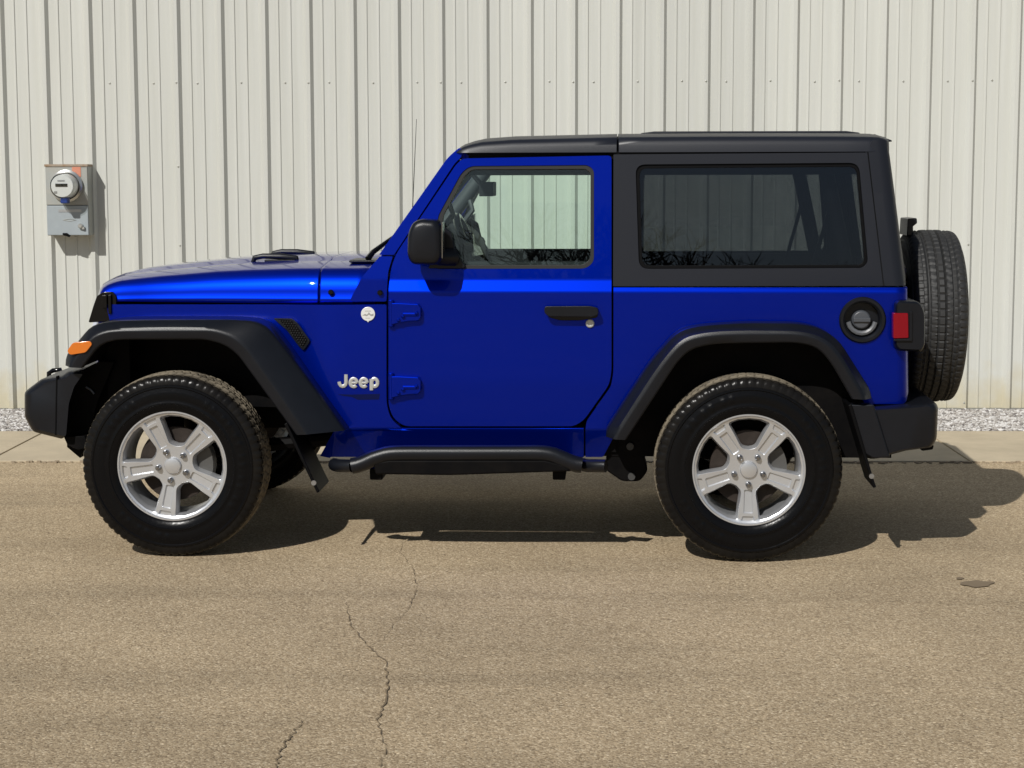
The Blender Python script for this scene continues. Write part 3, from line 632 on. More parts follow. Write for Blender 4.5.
    sp = S([(428, 268.5), (441, 240), (441, 224), (452, 232), (456, 250), (466, 266), (464, 268.5)]); ar.prism(sp, -.775, -.755)
    (ar if s < 0 else mirror(ar)).build('mirror_arm', M['plastic'], dr, bevel=.006)
    xm = max(p[0] for p in core); gm_ = MB(); gm_.box((xm-.001, -.93, cz_-.075), (xm+.003, -.84, cz_+.075)); (gm_ if s < 0 else mirror(gm_)).build('mirror_glass', M['nut'], mo)

# ---- hardtop
HZ = [(1.20, 1.742), (1.215, 1.762), (1.25, 1.782), (1.32, 1.797), (1.45, 1.806), (1.90, 1.815), (2.40, 1.817), (2.90, 1.815), (3.0, 1.812), (3.04, 1.802)]
def roof_ring(x, inset=0.0):
    zt = interp(HZ, x); zb = 1.727; w = .7285 - inset; h = max(.012, zt-.022-zb); half = [(-w, zb)]
    half.append((-w+.004, zb+h*.35)); 
    for k in range(5):
        t = k/4*math.pi/2; half.append((-w+.006+.045*(1-math.cos(t)), zb+h*.45+h*.55*math.sin(t)))
    half += [(-w+.12, zt-.012), (-w*.55, zt-.003), (0, zt)]
    full = half + [(-y, z) for y, z in half[-2::-1]]; return [(x, y, z) for y, z in full]
def roof_panel(name, xs, ins=None):
    rings = [roof_ring(x, (ins or {}).get(i, 0)) for i, x in enumerate(xs)]; mb = MB(); mb.loft(rings, closed=False, caps=False)
    n = len(rings[0]); mb.add(rings[0], [tuple(range(n))]); mb.add(rings[-1], [tuple(range(n))])
    o = mb.build(name, M['hardtop'], car, smooth=50)
    if sum(p.normal.z*p.area for p in o.data.polygons) < 0: o.data.flip_normals()
    return o
roof_panel('front_roof_panel', [1.205, 1.212, 1.222, 1.24, 1.27, 1.32, 1.45, 1.65, 1.80, 1.894, 1.897], {0: .03, 1: .014, 2: .006, 10: .004})
rear_top = roof_panel('rear_roof', [1.902, 1.905, 2.0, 2.3, 2.6, 2.85, 2.95, 3.0, 3.03, 3.045], {0: .004, 7: .004, 8: .016, 9: .04})
lw = MB(); lw.prism([(2.0, 1.815), (2.06, 1.8225), (2.90, 1.8215), (2.96, 1.814), (2.96, 1.80), (2.0, 1.80)], -.40, .40); lw.build('roof_ridge', M['hardtop'], rear_top, bevel=.006)
spo = MB(); spo.prism([(3.0, 1.805), (3.075, 1.778), (3.078, 1.772), (3.02, 1.765)], -.55, .55); spo.build('roof_spoiler', M['hardtop'], rear_top, bevel=.004)
def y_top(x, z):
    y = -0.766 + (z-BZ1)*0.075; xe = 3.043 + (1.789-z)*.130; d = xe-x; r_ = .06
    if d < r_: y += r_ - math.sqrt(max(0, r_*r_ - (r_-max(d, 0))**2))
    return y
QO = rnd([(635.5, 164.5), (859, 162.8), (868, 262), (863, 268), (639, 269)], [10, 10, 12, 4, 10], 5)
for s in SIDES:
    hs = SR([(613.5, 154.5), (866, 152.5), (872, 140), (886.5, 139), (890, 150), (908, 278), (907.5, 286), (613, 286.5)], [1, 0, 3, 4, 8, 3, 2, 1])
    cuts = zc(1.35, 1.55) + [((3.043-d, 1.789), (1, .130)) for d in (.06, .045, .03, .017, .007)]
    hp = panel('hardtop_side', hs, M['hardtop'], car, y_top, holes=[S(QO)], cuts=cuts, thick=.035, side=s, bevel=.007)
    QI = rnd([(639.5, 168.5), (856.5, 166.8), (864.6, 260), (861, 264.8), (642.5, 265.6)], [8, 8, 10, 4, 8], 5)
    panel('quarter_seal', S(QO), M['rubber'], hp, holes=[S(QI)], thick=.02, off=-.008, side=s, bevel=.002)
    panel('quarter_glass', S(rnd([(638, 167), (857, 165), (865.5, 261), (861, 266), (641, 267)], [9, 9, 11, 4, 9], 5)), M['glass_dark'], hp, thick=.004, off=-.011, side=s, bevel=0)
    # panel seam near the rear corner, drip rail
    sm = S([(867.2, 152), (868.4, 152), (884.4, 285), (883.2, 285)]); panel('seam_strip', sm, M['rubber'], hp, cuts=zc(BZ1), thick=.004, off=.0008, side=s, bevel=0)
    dp = S([(613.5, 151.2), (855, 149.8), (855, 152.6), (613.5, 154.2)]); panel('drip_rail', dp, M['rubber'], hp, thick=.02, off=-.004, side=s, bevel=.001)
bk = MB(); bw = [(3.028, 1.76), (3.118, 1.165), (3.085, 1.165), (3.0, 1.76)]
for (y0, y1) in ((-.69, -.56), (.56, .69)): bk.prism(bw, y0, y1)
def bpt(t): return (bw[0][0]+(bw[1][0]-bw[0][0])*t, bw[0][1]+(bw[1][1]-bw[0][1])*t)
for t0, t1 in ((0, .08), (.90, 1.0)):
    a, b = bpt(t0), bpt(t1); bk.prism([a, b, (b[0]-.03, b[1]), (a[0]-.03, a[1])], -.56, .56)
bko = bk.build('hardtop_back', M['hardtop'], car)
a, b = bpt(.08), bpt(.9); bg = MB(); bg.add([(a[0]-.01, -.56, a[1]), (a[0]-.01, .56, a[1]), (b[0]-.01, .56, b[1]), (b[0]-.01, -.56, b[1])], [(0, 1, 2, 3)]); bg.build('rear_window_glass', M['glass_dark'], bko)

# ---- flares
def flare(name, outer, inner, rootf, N=64, lipw=.050, r=14, close=True):
    outer = [at(x, y, -.90) for x, y in rnd_open(outer, r)]; inner = [at(x, y, -.93) for x, y in rnd_open(inner, r)]
    PO, PI = resample(outer, N), resample(inner, N); rings = []
    for po, pi in zip(PO, PI):
        n = (po-pi); w = n.length; n.normalize(); cr = min(lipw, w*.5)
        def P(q, y): return (q.x, y, q.y)
        c = pi + n*cr; f1 = pi + n*(cr*.75); 
        rings.append([P(po - n*.012, rootf(po.x, po.y)), P(po, rootf(po.x, po.y)-.02), P(po, -.872), P(po - n*.004, -.884), P(po - n*.012, -.892),
                      P(c + n*.012, -.931), P(c, -.937), P(c - n*.008, -.938), P(pi + n*.006, -.932), P(pi, -.926), P(pi, -.90), P(pi + n*.012, -.85), P(pi + n*.02, rootf(po.x, po.y))])
    mb = MB(); mb.loft(rings, closed=True, caps=True); return mb
FO = [(63.5, 366), (64, 356), (77, 341), (90, 325), (112, 321), (160, 320), (230, 319.5), (254, 321), (268, 328), (290, 355), (345, 431)]
FI = [(82, 368), (88, 360), (99, 345), (116, 339.5), (207, 339.5), (226, 345.5), (238, 355), (296, 435)]
RO = [(606, 437.5), (606, 431), (651, 361), (678, 331), (698, 326), (742, 323), (800, 323.5), (821, 328), (840, 341), (871, 390), (872.5, 399)]
RI = [(626, 440), (630, 434), (678, 361), (691, 349), (715, 343.5), (796, 342.5), (817, 347), (830, 361), (852, 399)]
M['flare'] = M['plastic']
for s in SIDES:
    f1 = flare('f', FO, FI, lambda x, z: yfend(x, z)+.02, r=16); ff = (f1 if s < 0 else mirror(f1)).build('front_flare', M['plastic'], car, smooth=32)
    f2 = flare('f', RO, RI, lambda x, z: -.76, r=16); rfl = (f2 if s < 0 else mirror(f2)).build('rear_flare', M['plastic'], car, smooth=32)
    # side marker
    mk = MB(); A = [at(x, y, -.94) for x, y in rnd([(67, 351), (73, 342.5), (90, 341), (92.5, 344), (86, 352.5), (70, 355)], 2.5)]
    mk.prism(A, -.944, -.90); (mk if s < 0 else mirror(mk)).build('side_marker', M['amber'], ff, bevel=.004)
    # fender vent with mesh
    VP = [(270, 319.5), (290, 319.5), (296, 324), (309, 341), (307.5, 344), (302, 351.5), (296, 346), (284, 331)]
    vo = [at_f(x, y, lambda x, z: -.80) for x, y in rnd(VP, 2)]; vi = [at_f(x, y, lambda x, z: -.80) for x, y in rnd([(276, 321.3), (289, 321.3), (294, 325.5), (306.5, 341), (305.5, 343.5), (301.5, 348.5), (297, 344), (286, 330.5)], 2)]
    yv = lambda x, z: yfend(x, z) - .012
    panel('vent_frame', vo, M['plastic'], ff, yv, holes=[vi], thick=.012, side=s, bevel=.002)
    vb = panel('vent_backing', vo, M['under'], ff, yv, thick=.006, off=-.004, side=s, bevel=0)
    vm = MB()
    for i in range(12):
        for j in range(14):
            q = at(276+i*2.7+(j % 2)*1.35, 320+j*2.3, -.80)
            inside = False; n_ = len(vi)
            for a in range(n_):
                x1, z1 = vi[a]; x2, z2 = vi[a-1]
                if (z1 > q[1]) != (z2 > q[1]) and q[0] < (x2-x1)*(q[1]-z1)/(z2-z1)+x1: inside = not inside
            if inside:
                yy = yv(*q); vm.lathe([(.0036, .006), (.0036, -.0), (.002, -.002), (0, -.002)], 6, 'y', (q[0], yy+.001, q[1]))
    (vm if s < 0 else mirror(vm)).build('vent_mesh', M['seal'], ff)
    # wheel arch liners
    for nm, IN, bx in (('front_liner', FI, (-.46, .70)), ('rear_liner', RI, (1.95, 2.92))):
        P_ = resample([at(x, y, -.93) for x, y in rnd_open(IN, 14)], 24); lm = MB()
        lm.loft([[(p.x, -.905, p.y+.012) for p in P_], [(p.x, -.42, p.y+.012) for p in P_]], closed=False, caps=False)
        n_ = len(P_); lm.add([(p.x, -.42, p.y+.012) for p in P_], [tuple(range(n_))])
        if nm == 'front_liner':
            lm.box((-.37, -.66, .45), (-.24, -.62, .985)); lm.box((-.38, -.66, .45), (-.34, -.30, .985))
        (lm if s < 0 else mirror(lm)).build(nm, M['under'], car)
# mud flaps
for s in SIDES:
    for px0, px1, w0, nm in (((284, 424), (317, 493), 9, 'f'), ((848, 405), (873, 488), 10, 'r')):
        a, b = at(px0[0], px0[1], -.92), at(px1[0], px1[1], -.92); d = Vector((b[0]-a[0], b[1]-a[1])); n = Vector((-d.y, d.x)).normalized()
        q = [Vector(a), Vector(a)+d*.85, Vector(b), Vector(b)+n*.014, Vector(a)+d*.87+n*.013, Vector(a)+n*.016]
        mf = MB(); mf.prism([tuple(p) for p in q], -.925, -.66); mo = (mf if s < 0 else mirror(mf)).build('mud_flap', M['rubber'], car, bevel=.004)
        sc_ = MB(); c_ = Vector(a)+d*.86; sc_.lathe([(.011, 0), (.011, -.006), (0, -.006)], 12, 'y', (c_.x+n.x*.008, -.925, c_.y+n.y*.008)); (sc_ if s < 0 else mirror(sc_)).build('screw', M['metal'], mo)

# ---- front bumper
fb = MB(); FBP = [at(x, y, -.75) for x, y in rnd([(27.5, 391), (33, 386.5), (45, 377.5), (65, 374.5), (71, 369.5), (85, 369), (75, 383), (69, 402), (66, 438), (36, 430.5), (32, 424), (27.5, 415)], 3)]
cxm = sum(p[0] for p in FBP)/len(FBP); czm = sum(p[1] for p in FBP)/len(FBP)
fb.loft([[(cxm+(x-cxm)*k+dx, y, czm+(z-czm)*k) for x, z in FBP] for y, k, dx in ((-.83, .90, .03), (-.815, .97, .012), (-.79, 1, 0), (-.45, 1, -.02), (0, 1, -.03), (.45, 1, -.02), (.79, 1, 0), (.815, .97, .012), (.83, .9, .03))])
fbo = fb.build('front_bumper', M['plastic'], car, smooth=35)
for s in SIDES:
    e = MB(); e.prism([at(x, y, -.83) for x, y in [(56.2, 376), (57.4, 376), (56.2, 435), (55, 435)]], -.8325, -.80)
    (e if s < 0 else mirror(e)).build('bumper_seam', M['rubber'], fbo)
    e = MB(); e.prism([at(x, y, -.80) for x, y in rnd([(62, 437), (84, 437), (86, 449), (76, 450.5), (66, 446)], 2)], -.78, -.5); (e if s < 0 else mirror(e)).build('skid_end', M['under'], fbo, bevel=.006)
    th = MB(); T0 = [at(x, y, -.40) for x, y in [(49, 381), (49, 373), (53, 370.5), (60, 369.5), (62, 376)]]
    th.tube([(x, -.40, z) for x, z in T0], .011, 10); (th if s < 0 else mirror(th)).build('tow_hook', M['gloss_black'], fbo, smooth=40)
for s in SIDES:
    e = MB(); e.prism([at(x, y, -.70) for x, y in [(67, 377), (98, 362), (114, 362), (98, 400), (86, 440), (80, 458), (67, 447)]], -.70, -.64); (e if s < 0 else mirror(e)).build('dark_filler', M['under'], fbo)  # near-black filler plate added to keep the gap behind the bumper dark
# inner brackets seen between bumper and tyre
e = MB(); a = at(86, 387, -.71); e.tube([(a[0], -.71, a[1]), (a[0]+.02, -.71, a[1]-.012), (a[0]+.035, -.71, a[1]-.03)], .005, 8); e.build('bracket', mat('dull_bracket', (.12, .12, .12), .4, .6), fbo)
# ---- rear bumper
rb = MB(); RBP = [at(x, y, -.78) for x, y in rnd([(858, 405), (873, 406), (925, 402.5), (934, 401), (936.5, 406), (935, 438), (930, 446), (905, 449), (872, 458), (860, 455)], 4)]
cxm = sum(p[0] for p in RBP)/len(RBP); czm = sum(p[1] for p in RBP)/len(RBP)
rb.loft([[(cxm+(x-cxm)*k-dx, y, czm+(z-czm)*k) for x, z in RBP] for y, k, dx in ((-.86, .90, .02), (-.85, .96, .01), (-.82, 1, 0), (0, 1, -.02), (.82, 1, 0), (.85, .96, .01), (.86, .9, .02))])
rbo = rb.build('rear_bumper', M['plastic'], car, smooth=35)
for s in SIDES:
    e = MB(); e.prism([at(x, y, -.86) for x, y in [(846.5, 403), (872.5, 403), (889, 456), (872, 457), (862, 452)]], -.905, -.84); (e if s < 0 else mirror(e)).build('bumper_end', M['plastic'], rbo, bevel=.008)
    e = MB(); e.prism([at(x, y, -.8) for x, y in rnd([(918, 446), (934, 445), (933, 449.5), (922, 451)], 1.5)], -.80, -.6); (e if s < 0 else mirror(e)).build('bumper_pad', M['rubber'], rbo, bevel=.003)

# ---- tail lights
for s in SIDES:
    tl = MB(); TP = rnd([(894.5, 303), (898, 300), (916, 300.5), (921, 304), (924, 312), (924, 345), (921, 351.5), (897, 350.5), (893.5, 346)], 3)
    tl.loft([[(x*1+0, y, z) for x, z in [((sum(p[0] for p in q)/len(q))+(p[0]-sum(p[0] for p in q)/len(q))*k, (sum(p[1] for p in q)/len(q))+(p[1]-sum(p[1] for p in q)/len(q))*k) for p in q]] for q, y, k in [([at(a, b, -.80) for a, b in TP], yy, kk) for yy, kk in ((-.60, 1), (-.815, 1), (-.832, .965), (-.84, .90))]])
    to = (tl if s < 0 else mirror(tl)).build('tail_light', M['plastic'], car, smooth=40)
    rl = MB(); rl.prism([at(x, y, -.84) for x, y in rnd([(893.2, 313), (908, 313), (908.5, 338), (893.2, 338.5)], 1.5)], -.846, -.80); (rl if s < 0 else mirror(rl)).build('red_lens', M['red'], to, bevel=.003)
    fr = MB(); A = [at(x, y, -.84) for x, y in [(909, 311.5), (912, 311.5), (912, 341), (893.5, 341), (893.5, 339.2), (909, 338.5)]]; fr.prism(A, -.850, -.82); (fr if s < 0 else mirror(fr)).build('lens_bezel', M['plastic'], to, bevel=.002)

# ---- fuel filler (driver's side only)
fc = at(862.5, 320, -.79); ff_ = MB()
ff_.lathe([(.098, .02), (.098, -.006), (.093, -.012), (.082, -.012), (.074, -.004), (.070, .035), (0, .035)], 40, 'y', (fc[0], -.786, fc[1])); ffo = ff_.build('fuel_filler', M['plastic'], car, smooth=35)
cp = MB(); cp.lathe([(.040, .03), (.040, .012), (.034, .004), (0, .002)], 28, 'y', (fc[0]-.003, -.786, fc[1])); cp.box((fc[0]-.038, -.792, fc[1]-.009), (fc[0]+.034, -.775, fc[1]+.009)); cp.build('fuel_cap', mat('grey_cap', (.06, .065, .075), .35), ffo, bevel=.003)
tt = MB(); A = []
for k in range(9):
    t = R(190+k*20); A.append((fc[0]+.058*math.cos(t), -.772, fc[1]+.058*math.sin(t)))
tt.tube(A, .011, 8); tt.build('cap_tether', mat('tether', (.10, .105, .115), .4), ffo, smooth=40)

# ---- badges
def stroke(mb, pts, r, y, flat=.32):
    P = [at(x, y_, y) for x, y_ in pts]; k0_ = len(mb.v); mb.tube([(x, y, z) for x, z in P], r, 10)
    for i in range(k0_, len(mb.v)): x, yy, z = mb.v[i]; mb.v[i] = (x, y+(yy-y)*flat, z)
def LP(x, y): return (332 + x/18.28, 368 + y/18.28)
lt = MB(); rr_ = .0078; yb = -.789
stroke(lt, [LP(*p) for p in [(256, 118), (256, 200), (257, 265), (246, 305), (220, 330), (190, 335), (158, 322), (138, 290), (130, 250)]], rr_, yb)
for cx0 in (395, 580):
    stroke(lt, [LP(cx0+63*math.cos(R(a)), 268+72*math.sin(R(a))) for a in range(-2, -332, -15)], rr_*.95, yb)
    stroke(lt, [LP(cx0-60, 270), LP(cx0+66, 270)], rr_*.62, yb)
stroke(lt, [LP(778+55*math.cos(R(a)), 268+70*math.sin(R(a))) for a in range(0, 361, 15)], rr_, yb)
stroke(lt, [LP(718, 200), LP(720, 300), LP(722, 405)], rr_, yb)
lt.build('lettering', M['badge'], car, smooth=40)
rbd = MB(); c = at(368, 314, -.79); cc = []
for k in range(36):
    t = 2*math.pi*k/36; r0 = .0305
    if abs((math.degrees(t)-272+180) % 360-180) < 8: r0 = .037
    cc.append((c[0]+r0*math.cos(t), c[1]+r0*math.sin(t)))
rbd.prism(cc, -.7915, -.782); rbo_ = rbd.build('round_badge', M['badge_white'], car, bevel=.002)
pr = MB(); pr.prism([(c[0]-.024, c[1]-.006), (c[0]-.012, c[1]+.001), (c[0]-.004, c[1]-.003), (c[0]+.004, c[1]+.008), (c[0]+.012, c[1]-.001), (c[0]+.024, c[1]+.002), (c[0]+.023, c[1]-.008), (c[0]+.012, c[1]-.008), (c[0]+.004, c[1]-.002), (c[0]-.006, c[1]-.009), (c[0]-.014, c[1]-.006)], -.7925, -.79)
pr.box((c[0]-.013, -.7925, c[1]+.012), (c[0]+.013, -.79, c[1]+.014)); pr.box((c[0]-.011, -.7925, c[1]-.018), (c[0]+.009, -.79, c[1]-.0165)); pr.build('badge_relief', mat('badge_shade', (.35, .35, .34), .4, .3), rbo_)
dc = S([(338, 394.2), (352, 394.5), (380, 393.8), (379, 399.5), (358, 399.8), (352, 397), (344, 396)]); panel('fender_decal', dc, M['decal'], car, thick=.002, off=.0012, bevel=0)

# ---- side steps
for s in SIDES:
    st = MB(); y_ = -.90
    T_ = [at(x, y, y_) for x, y in [(352, 466), (360, 464.5), (374, 458), (388, 453.8), (400, 453.2), (540, 453), (552, 454.5), (564, 459.5), (574, 464), (582, 465)]]
    st.tube([(x, y_, z) for x, z in resample(T_, 40) and [(p.x, p.y) for p in resample(T_, 40)]], .035, 14)
    sto = (st if s < 0 else mirror(st)).build('side_step', M['plastic'], car, smooth=40)
    for xa_, xb_ in ((333, 353), (582, 606)):
        e = MB(); a, b = at(xa_, 465.5, -.86), at(xb_, 465, -.86); e.tube([(a[0], -.83, a[1]), (a[0]+.02, -.86, a[1]), (b[0], -.885, b[1])], .028, 12); (e if s < 0 else mirror(e)).build('step_end', M['plastic'], sto, smooth=40)
    e = MB(); A = [at(x, y, -.9) for x, y in [(374, 462), (390, 459.5), (545, 459.5), (562, 464), (572, 470.5), (450, 474.5), (376, 473.5)]]; e.prism(A, -.925, -.74); (e if s < 0 else mirror(e)).build('step_plate', M['under'], sto, bevel=.008)
    for px in (379, 561):
        e = MB(); a = at(px, 474, -.82); e.box((a[0]-.035, -.86, a[1]-.02), (a[0]+.02, -.55, a[1]+.03)); (e if s < 0 else mirror(e)).build('step_bracket', M['under'], sto, bevel=.006)

# ---- wheels
RT = .398
def tyre_mesh():
    NT = 420; prof = []                              # (radius, lateral) from outer bead round to inner bead
    side = [(.226, -.098), (.234, -.108), (.246, -.117), (.260, -.1215), (.268, -.1230), (.271, -.1262), (.277, -.1262), (.281, -.1238), (.292, -.1245), (.296, -.1250), (.318, -.1250), (.322, -.1240), (.338, -.1205), (.342, -.1238), (.349, -.1228), (.354, -.1180), (.366, -.1165), (.376, -.1130), (.3835, -.1080)]
    tread = [(.3885, -.1025), (.3915, -.0955), (.3932, -.088), (.3943, -.080), (.3946, -.076), (.3950, -.066), (.3962, -.056), (.3965, -.052), (.3970, -.046), (.3978, -.034), (.398, -.022), (.398, -.018), (.398, -.010), (.398, 0)]
    full = side + tread; full = full + [(r, -y) for r, y in full[-2::-1]]
    n = len(full); ns, ntr = len(side), len(tread)
    V, Fc, dust = [], [], []
    for k in range(NT):
        t = 2*math.pi*k/NT
        for j, (r, y) in enumerate(full):
            jj = j if j < ns+ntr else n-1-j; ay = abs(y); sgn = -1 if y < 0 else 1
            g_ = 0.0; du = 0.0; raise_ = 0.0
            ph = k % 6
            if jj >= ns:
                du = 1.0 if ay < .092 else .07
                if .048 <= ay <= .058 or .014 <= ay <= .0195: 
                    wv = 1; g_ = .009*wv
                if .074 <= ay <= .078: g_ = .005
                if ay > .078 and (k + 2) % 6 < 2: g_ = .0045
                if .058 < ay < .074 and (k + (3 if sgn > 0 else 0) + int((ay-.056)*90)) % 6 < 1: g_ = .006
                if .0195 < ay < .048 and (k + int(ay*130)*sgn) % 6 < 1: g_ = .006
                if ay < .014 and (k+4) % 6 < 1: g_ = .005
            elif jj >= ns-4:
                du = .03
                if (k + 2) % 6 < 2: g_ = .0022 if jj >= ns-2 else .0008
            elif jj in (9, 10) and ((k // 4) % 5 in (0, 2)) and (k // 60) % 2 == 0: raise_ = .0016
            if g_ > .004 and jj >= ns: du *= .35
            V.append(((r-g_)*math.cos(t), y*(1 - (abs(g_)*.8 if jj < ns else 0)/.12) if g_ > 0 else y + (raise_ if y > 0 else -raise_), (r-g_)*math.sin(t))); dust.append(du)
    for k in range(NT):
        k2 = (k+1) % NT
        for j in range(n-1): Fc.append((k*n+j, k2*n+j, k2*n+j+1, k*n+j+1))
    me = bpy.data.meshes.new('tyre'); me.from_pydata(V, [], Fc)
    a = me.attributes.new('dust', 'FLOAT', 'POINT'); a.data.foreach_set('value', dust)
    bm = bmesh.new(); bm.from_mesh(me); bmesh.ops.recalc_face_normals(bm, faces=bm.faces); bm.to_mesh(me); bm.free()
    for p in me.polygons: p.use_smooth = True
    me.set_sharp_from_angle(angle=R(35)); me.materials.append(M['tyre']); return me
def rim_mesh():
    """five-spoke alloy face at y=-.105 (towards camera), in wheel coordinates"""
    RR = .2325; bm = bmesh.new(); edges = []; y0 = 0
    def loop(pts, close=True):
        vs = [bm.verts.new((x, y, z)) for x, y, z in pts]
        es = [bm.edges.new((vs[i], vs[(i+1) % len(vs)])) for i in range(len(vs))]; return vs, es
    def dep(r):                                          # face depth (positive = deeper)
        return interp([(0, .018), (.035, .018), (.06, .020), (.09, .016), (.15, .010), (.19, .007), (.213, .006), (.224, .002), (.2325, .002)], r)
    def P(r, a, d=0): return (r*math.cos(a), dep(r)+d, r*math.sin(a))
    def XY(u, v, a, d=0):                                # v along the axis at angle a, u across
        x = v*math.cos(a) - u*math.sin(a); z = v*math.sin(a)+u*math.cos(a); return (x, dep(math.hypot(u, v))+d, z)
    N = 120
    _, e = loop([P(RR-.010, 2*math.pi*k/N) for k in range(N)]); edges += e
    wins, recs, pads = [], [], []
    for k in range(5):
        a = R(90+72*k)
        def win(s, d, grow=0):
            o = [(-.090, .196), (-.050, .2120), (0, .2172), (.050, .2120), (.090, .196), (.066, .156), (.031, .088), (0, .082), (-.031, .088), (-.066, .156)]
            return [XY(u, v, a, d) for u, v in [tuple(q) for q in rnd(o, [.014, 0, 0, 0, .014, .02, .02, 0, .02, .02], 4)]]
        W0, e = loop(win(1, 0)); edges += e
        wins.append((a, W0))
        a2 = R(90+36+72*k)
        ro = rnd([(-.0195, .182), (.0195, .182), (.0175, .085), (-.0175, .085)], [.004, .004, .006, .006], 3)
        Rv, e = loop([XY(u, v, a2) for u, v in ro]); edges += e; recs.append((a2, Rv, ro))
        po = rnd([(-.030, .2125), (0, .2155), (.030, .2125), (.024, .194), (-.024, .194)], [.003, 0, .003, .004, .004], 3)
        Pv, e = loop([XY(u, v, a2) for u, v in po]); edges += e; recs.append((a2, Pv, po))
    bmesh.ops.triangle_fill(bm, edges=edges, use_beauty=True, use_dissolve=False, normal=(0, -1, 0))
    def bridge(A, pts):
        B = [bm.verts.new(p) for p in pts]; n = len(A)
        for i in range(n): bm.faces.new((A[i], A[(i+1) % n], B[(i+1) % n], B[i]))
        return B
    for a, W0 in wins:
        cz0 = .150
        def shr(vs, k, d):
            c = Vector((cz0*math.cos(a), 0, cz0*math.sin(a))); return [(c.x+(v.co.x-c.x)*k, dep(math.hypot(v.co.x, v.co.z))+d, c.z+(v.co.z-c.z)*k) for v in vs]
        B = bridge(W0, shr(W0, .98, .001)); C2 = bridge(B, shr(W0, .925, .014)); C2 = bridge(C2, shr(W0, .86, .024)); bridge(C2, [(v.co.x, v.co.y+.028, v.co.z) for v in C2])
    for a, Rv, ro in recs:
        cu = sum(p[0] for p in ro)/len(ro); cv = sum(p[1] for p in ro)/len(ro)
        B = bridge(Rv, [XY(cu+(u-cu)*.76, cv+(v-cv)*.95, a, .009) for u, v in ro]); bm.faces.new(B)
    # outer lip and barrel
    for (ra, ya), (rb_, yb_) in zip([(RR-.010, dep(RR-.010)), (RR-.006, -.004), (RR-.001, -.004), (RR+.002, .000), (RR+.001, .010), (.219, .022), (.214, .05), (.206, .09), (.206, .20)], [(RR-.006, -.004), (RR-.001, -.004), (RR+.002, .000), (RR+.001, .010), (.219, .022), (.214, .05), (.206, .09), (.206, .20), (.224, .215)]):
        A = [bm.verts.new((ra*math.cos(2*math.pi*k/N), ya, ra*math.sin(2*math.pi*k/N))) for k in range(N)]; B = [bm.verts.new((rb_*math.cos(2*math.pi*k/N), yb_, rb_*math.sin(2*math.pi*k/N))) for k in range(N)]
        for k in range(N): bm.faces.new((A[k], A[(k+1) % N], B[(k+1) % N], B[k]))
    bmesh.ops.remove_doubles(bm, verts=bm.verts[:], dist=1e-5); bmesh.ops.recalc_face_normals(bm, faces=bm.faces[:])
    for v in bm.verts: v.co.y -= .108
    me = bpy.data.meshes.new('rim'); bm.to_mesh(me); bm.free()
    for p in me.polygons: p.use_smooth = True
    me.set_sharp_from_angle(angle=R(28)); me.materials.append(M['alloy']); return me
TYRE, RIM = tyre_mesh(), rim_mesh()
TYRE_CLEAN = TYRE.copy(); TYRE_CLEAN.materials.clear(); TYRE_CLEAN.materials.append(mat('clean_tread', (0.020, 0.020, 0.020), 0.6, bump=.2, bscale=60))
cap_mb = MB(); cap_mb.lathe([(.036, -.088), (.036, -.099), (.033, -.103), (.02, -.1055), (0, -.106)], 32, 'y'); CAP = cap_mb.mesh('hub_cap')
nut_mb = MB(); nut_mb.lathe([(.013, 0), (.013, -.012), (.0115, -.020), (.007, -.026), (0, -.027)], 12, 'y'); NUT = nut_mb.mesh('lug_nut')
dsk = MB(); dsk.lathe([(0, -.055), (.075, -.055), (.080, -.035), (.083, -.030), (.158, -.030), (.160, -.028), (.160, -.006), (0, -.006)], 48, 'y'); DISC = dsk.mesh('brake_disc')
cal = MB(); A = [(.165*math.cos(R(t)), .165*math.sin(R(t))) for t in range(-30, 31, 10)] + [(.095*math.cos(R(t)), .095*math.sin(R(t))) for t in range(30, -31, -10)]; cal.prism(A, -.05, .02); CAL = cal.mesh('brake_caliper')
for me_, m_ in ((CAP, 'alloy'), (NUT, 'nut'), (DISC, 'disc')):
    for p in me_.polygons: p.use_smooth = True
    me_.set_sharp_from_angle(angle=R(30)); me_.materials.append(M[m_])
CAL.materials.append(mat('cast_grey', (.07, .068, .064), .5, .1))
def wheel(name, loc, rot, spin, brakes=True):
    w = empty(name, loc, 0, car); w.rotation_euler = rot
    # rot turns the outer face; spin about the axle
    def sub(nm, me, loc=(0, 0, 0), ang=0.0):
        o = bpy.data.objects.new(nm, me); COL.objects.link(o); o.parent = w; o.location = loc; o.rotation_euler = (0, ang, 0); return o
    sub('tyre', TYRE if brakes else TYRE_CLEAN, ang=R(spin*1.7)); sub('rim', RIM, ang=R(-spin)).scale = (1.022, 1, 1.022); sub('hub_cap', CAP)
    for k in range(5):
        a = R(90+36+72*k+spin); sub('lug_nut', NUT, (.0635*math.cos(a), -.089, .0635*math.sin(a)))
    if brakes:
        sub('brake_disc', DISC); sub('brake_caliper', CAL, (0, 0, 0), R(-4))
    return w
WZ = .396
wheel('wheel', (0, -.80, WZ), (0, 0, 0), -10); wheel('wheel', (2.456, -.80, WZ), (0, 0, 0), 0)
wheel('wheel', (0, .80, WZ), (0, 0, R(180)), 20); wheel('wheel', (2.456, .80, WZ), (0, 0, R(180)), 5)
wheel('spare_wheel', (3.338, 0, .980), (0, 0, R(90)), 12, brakes=False)
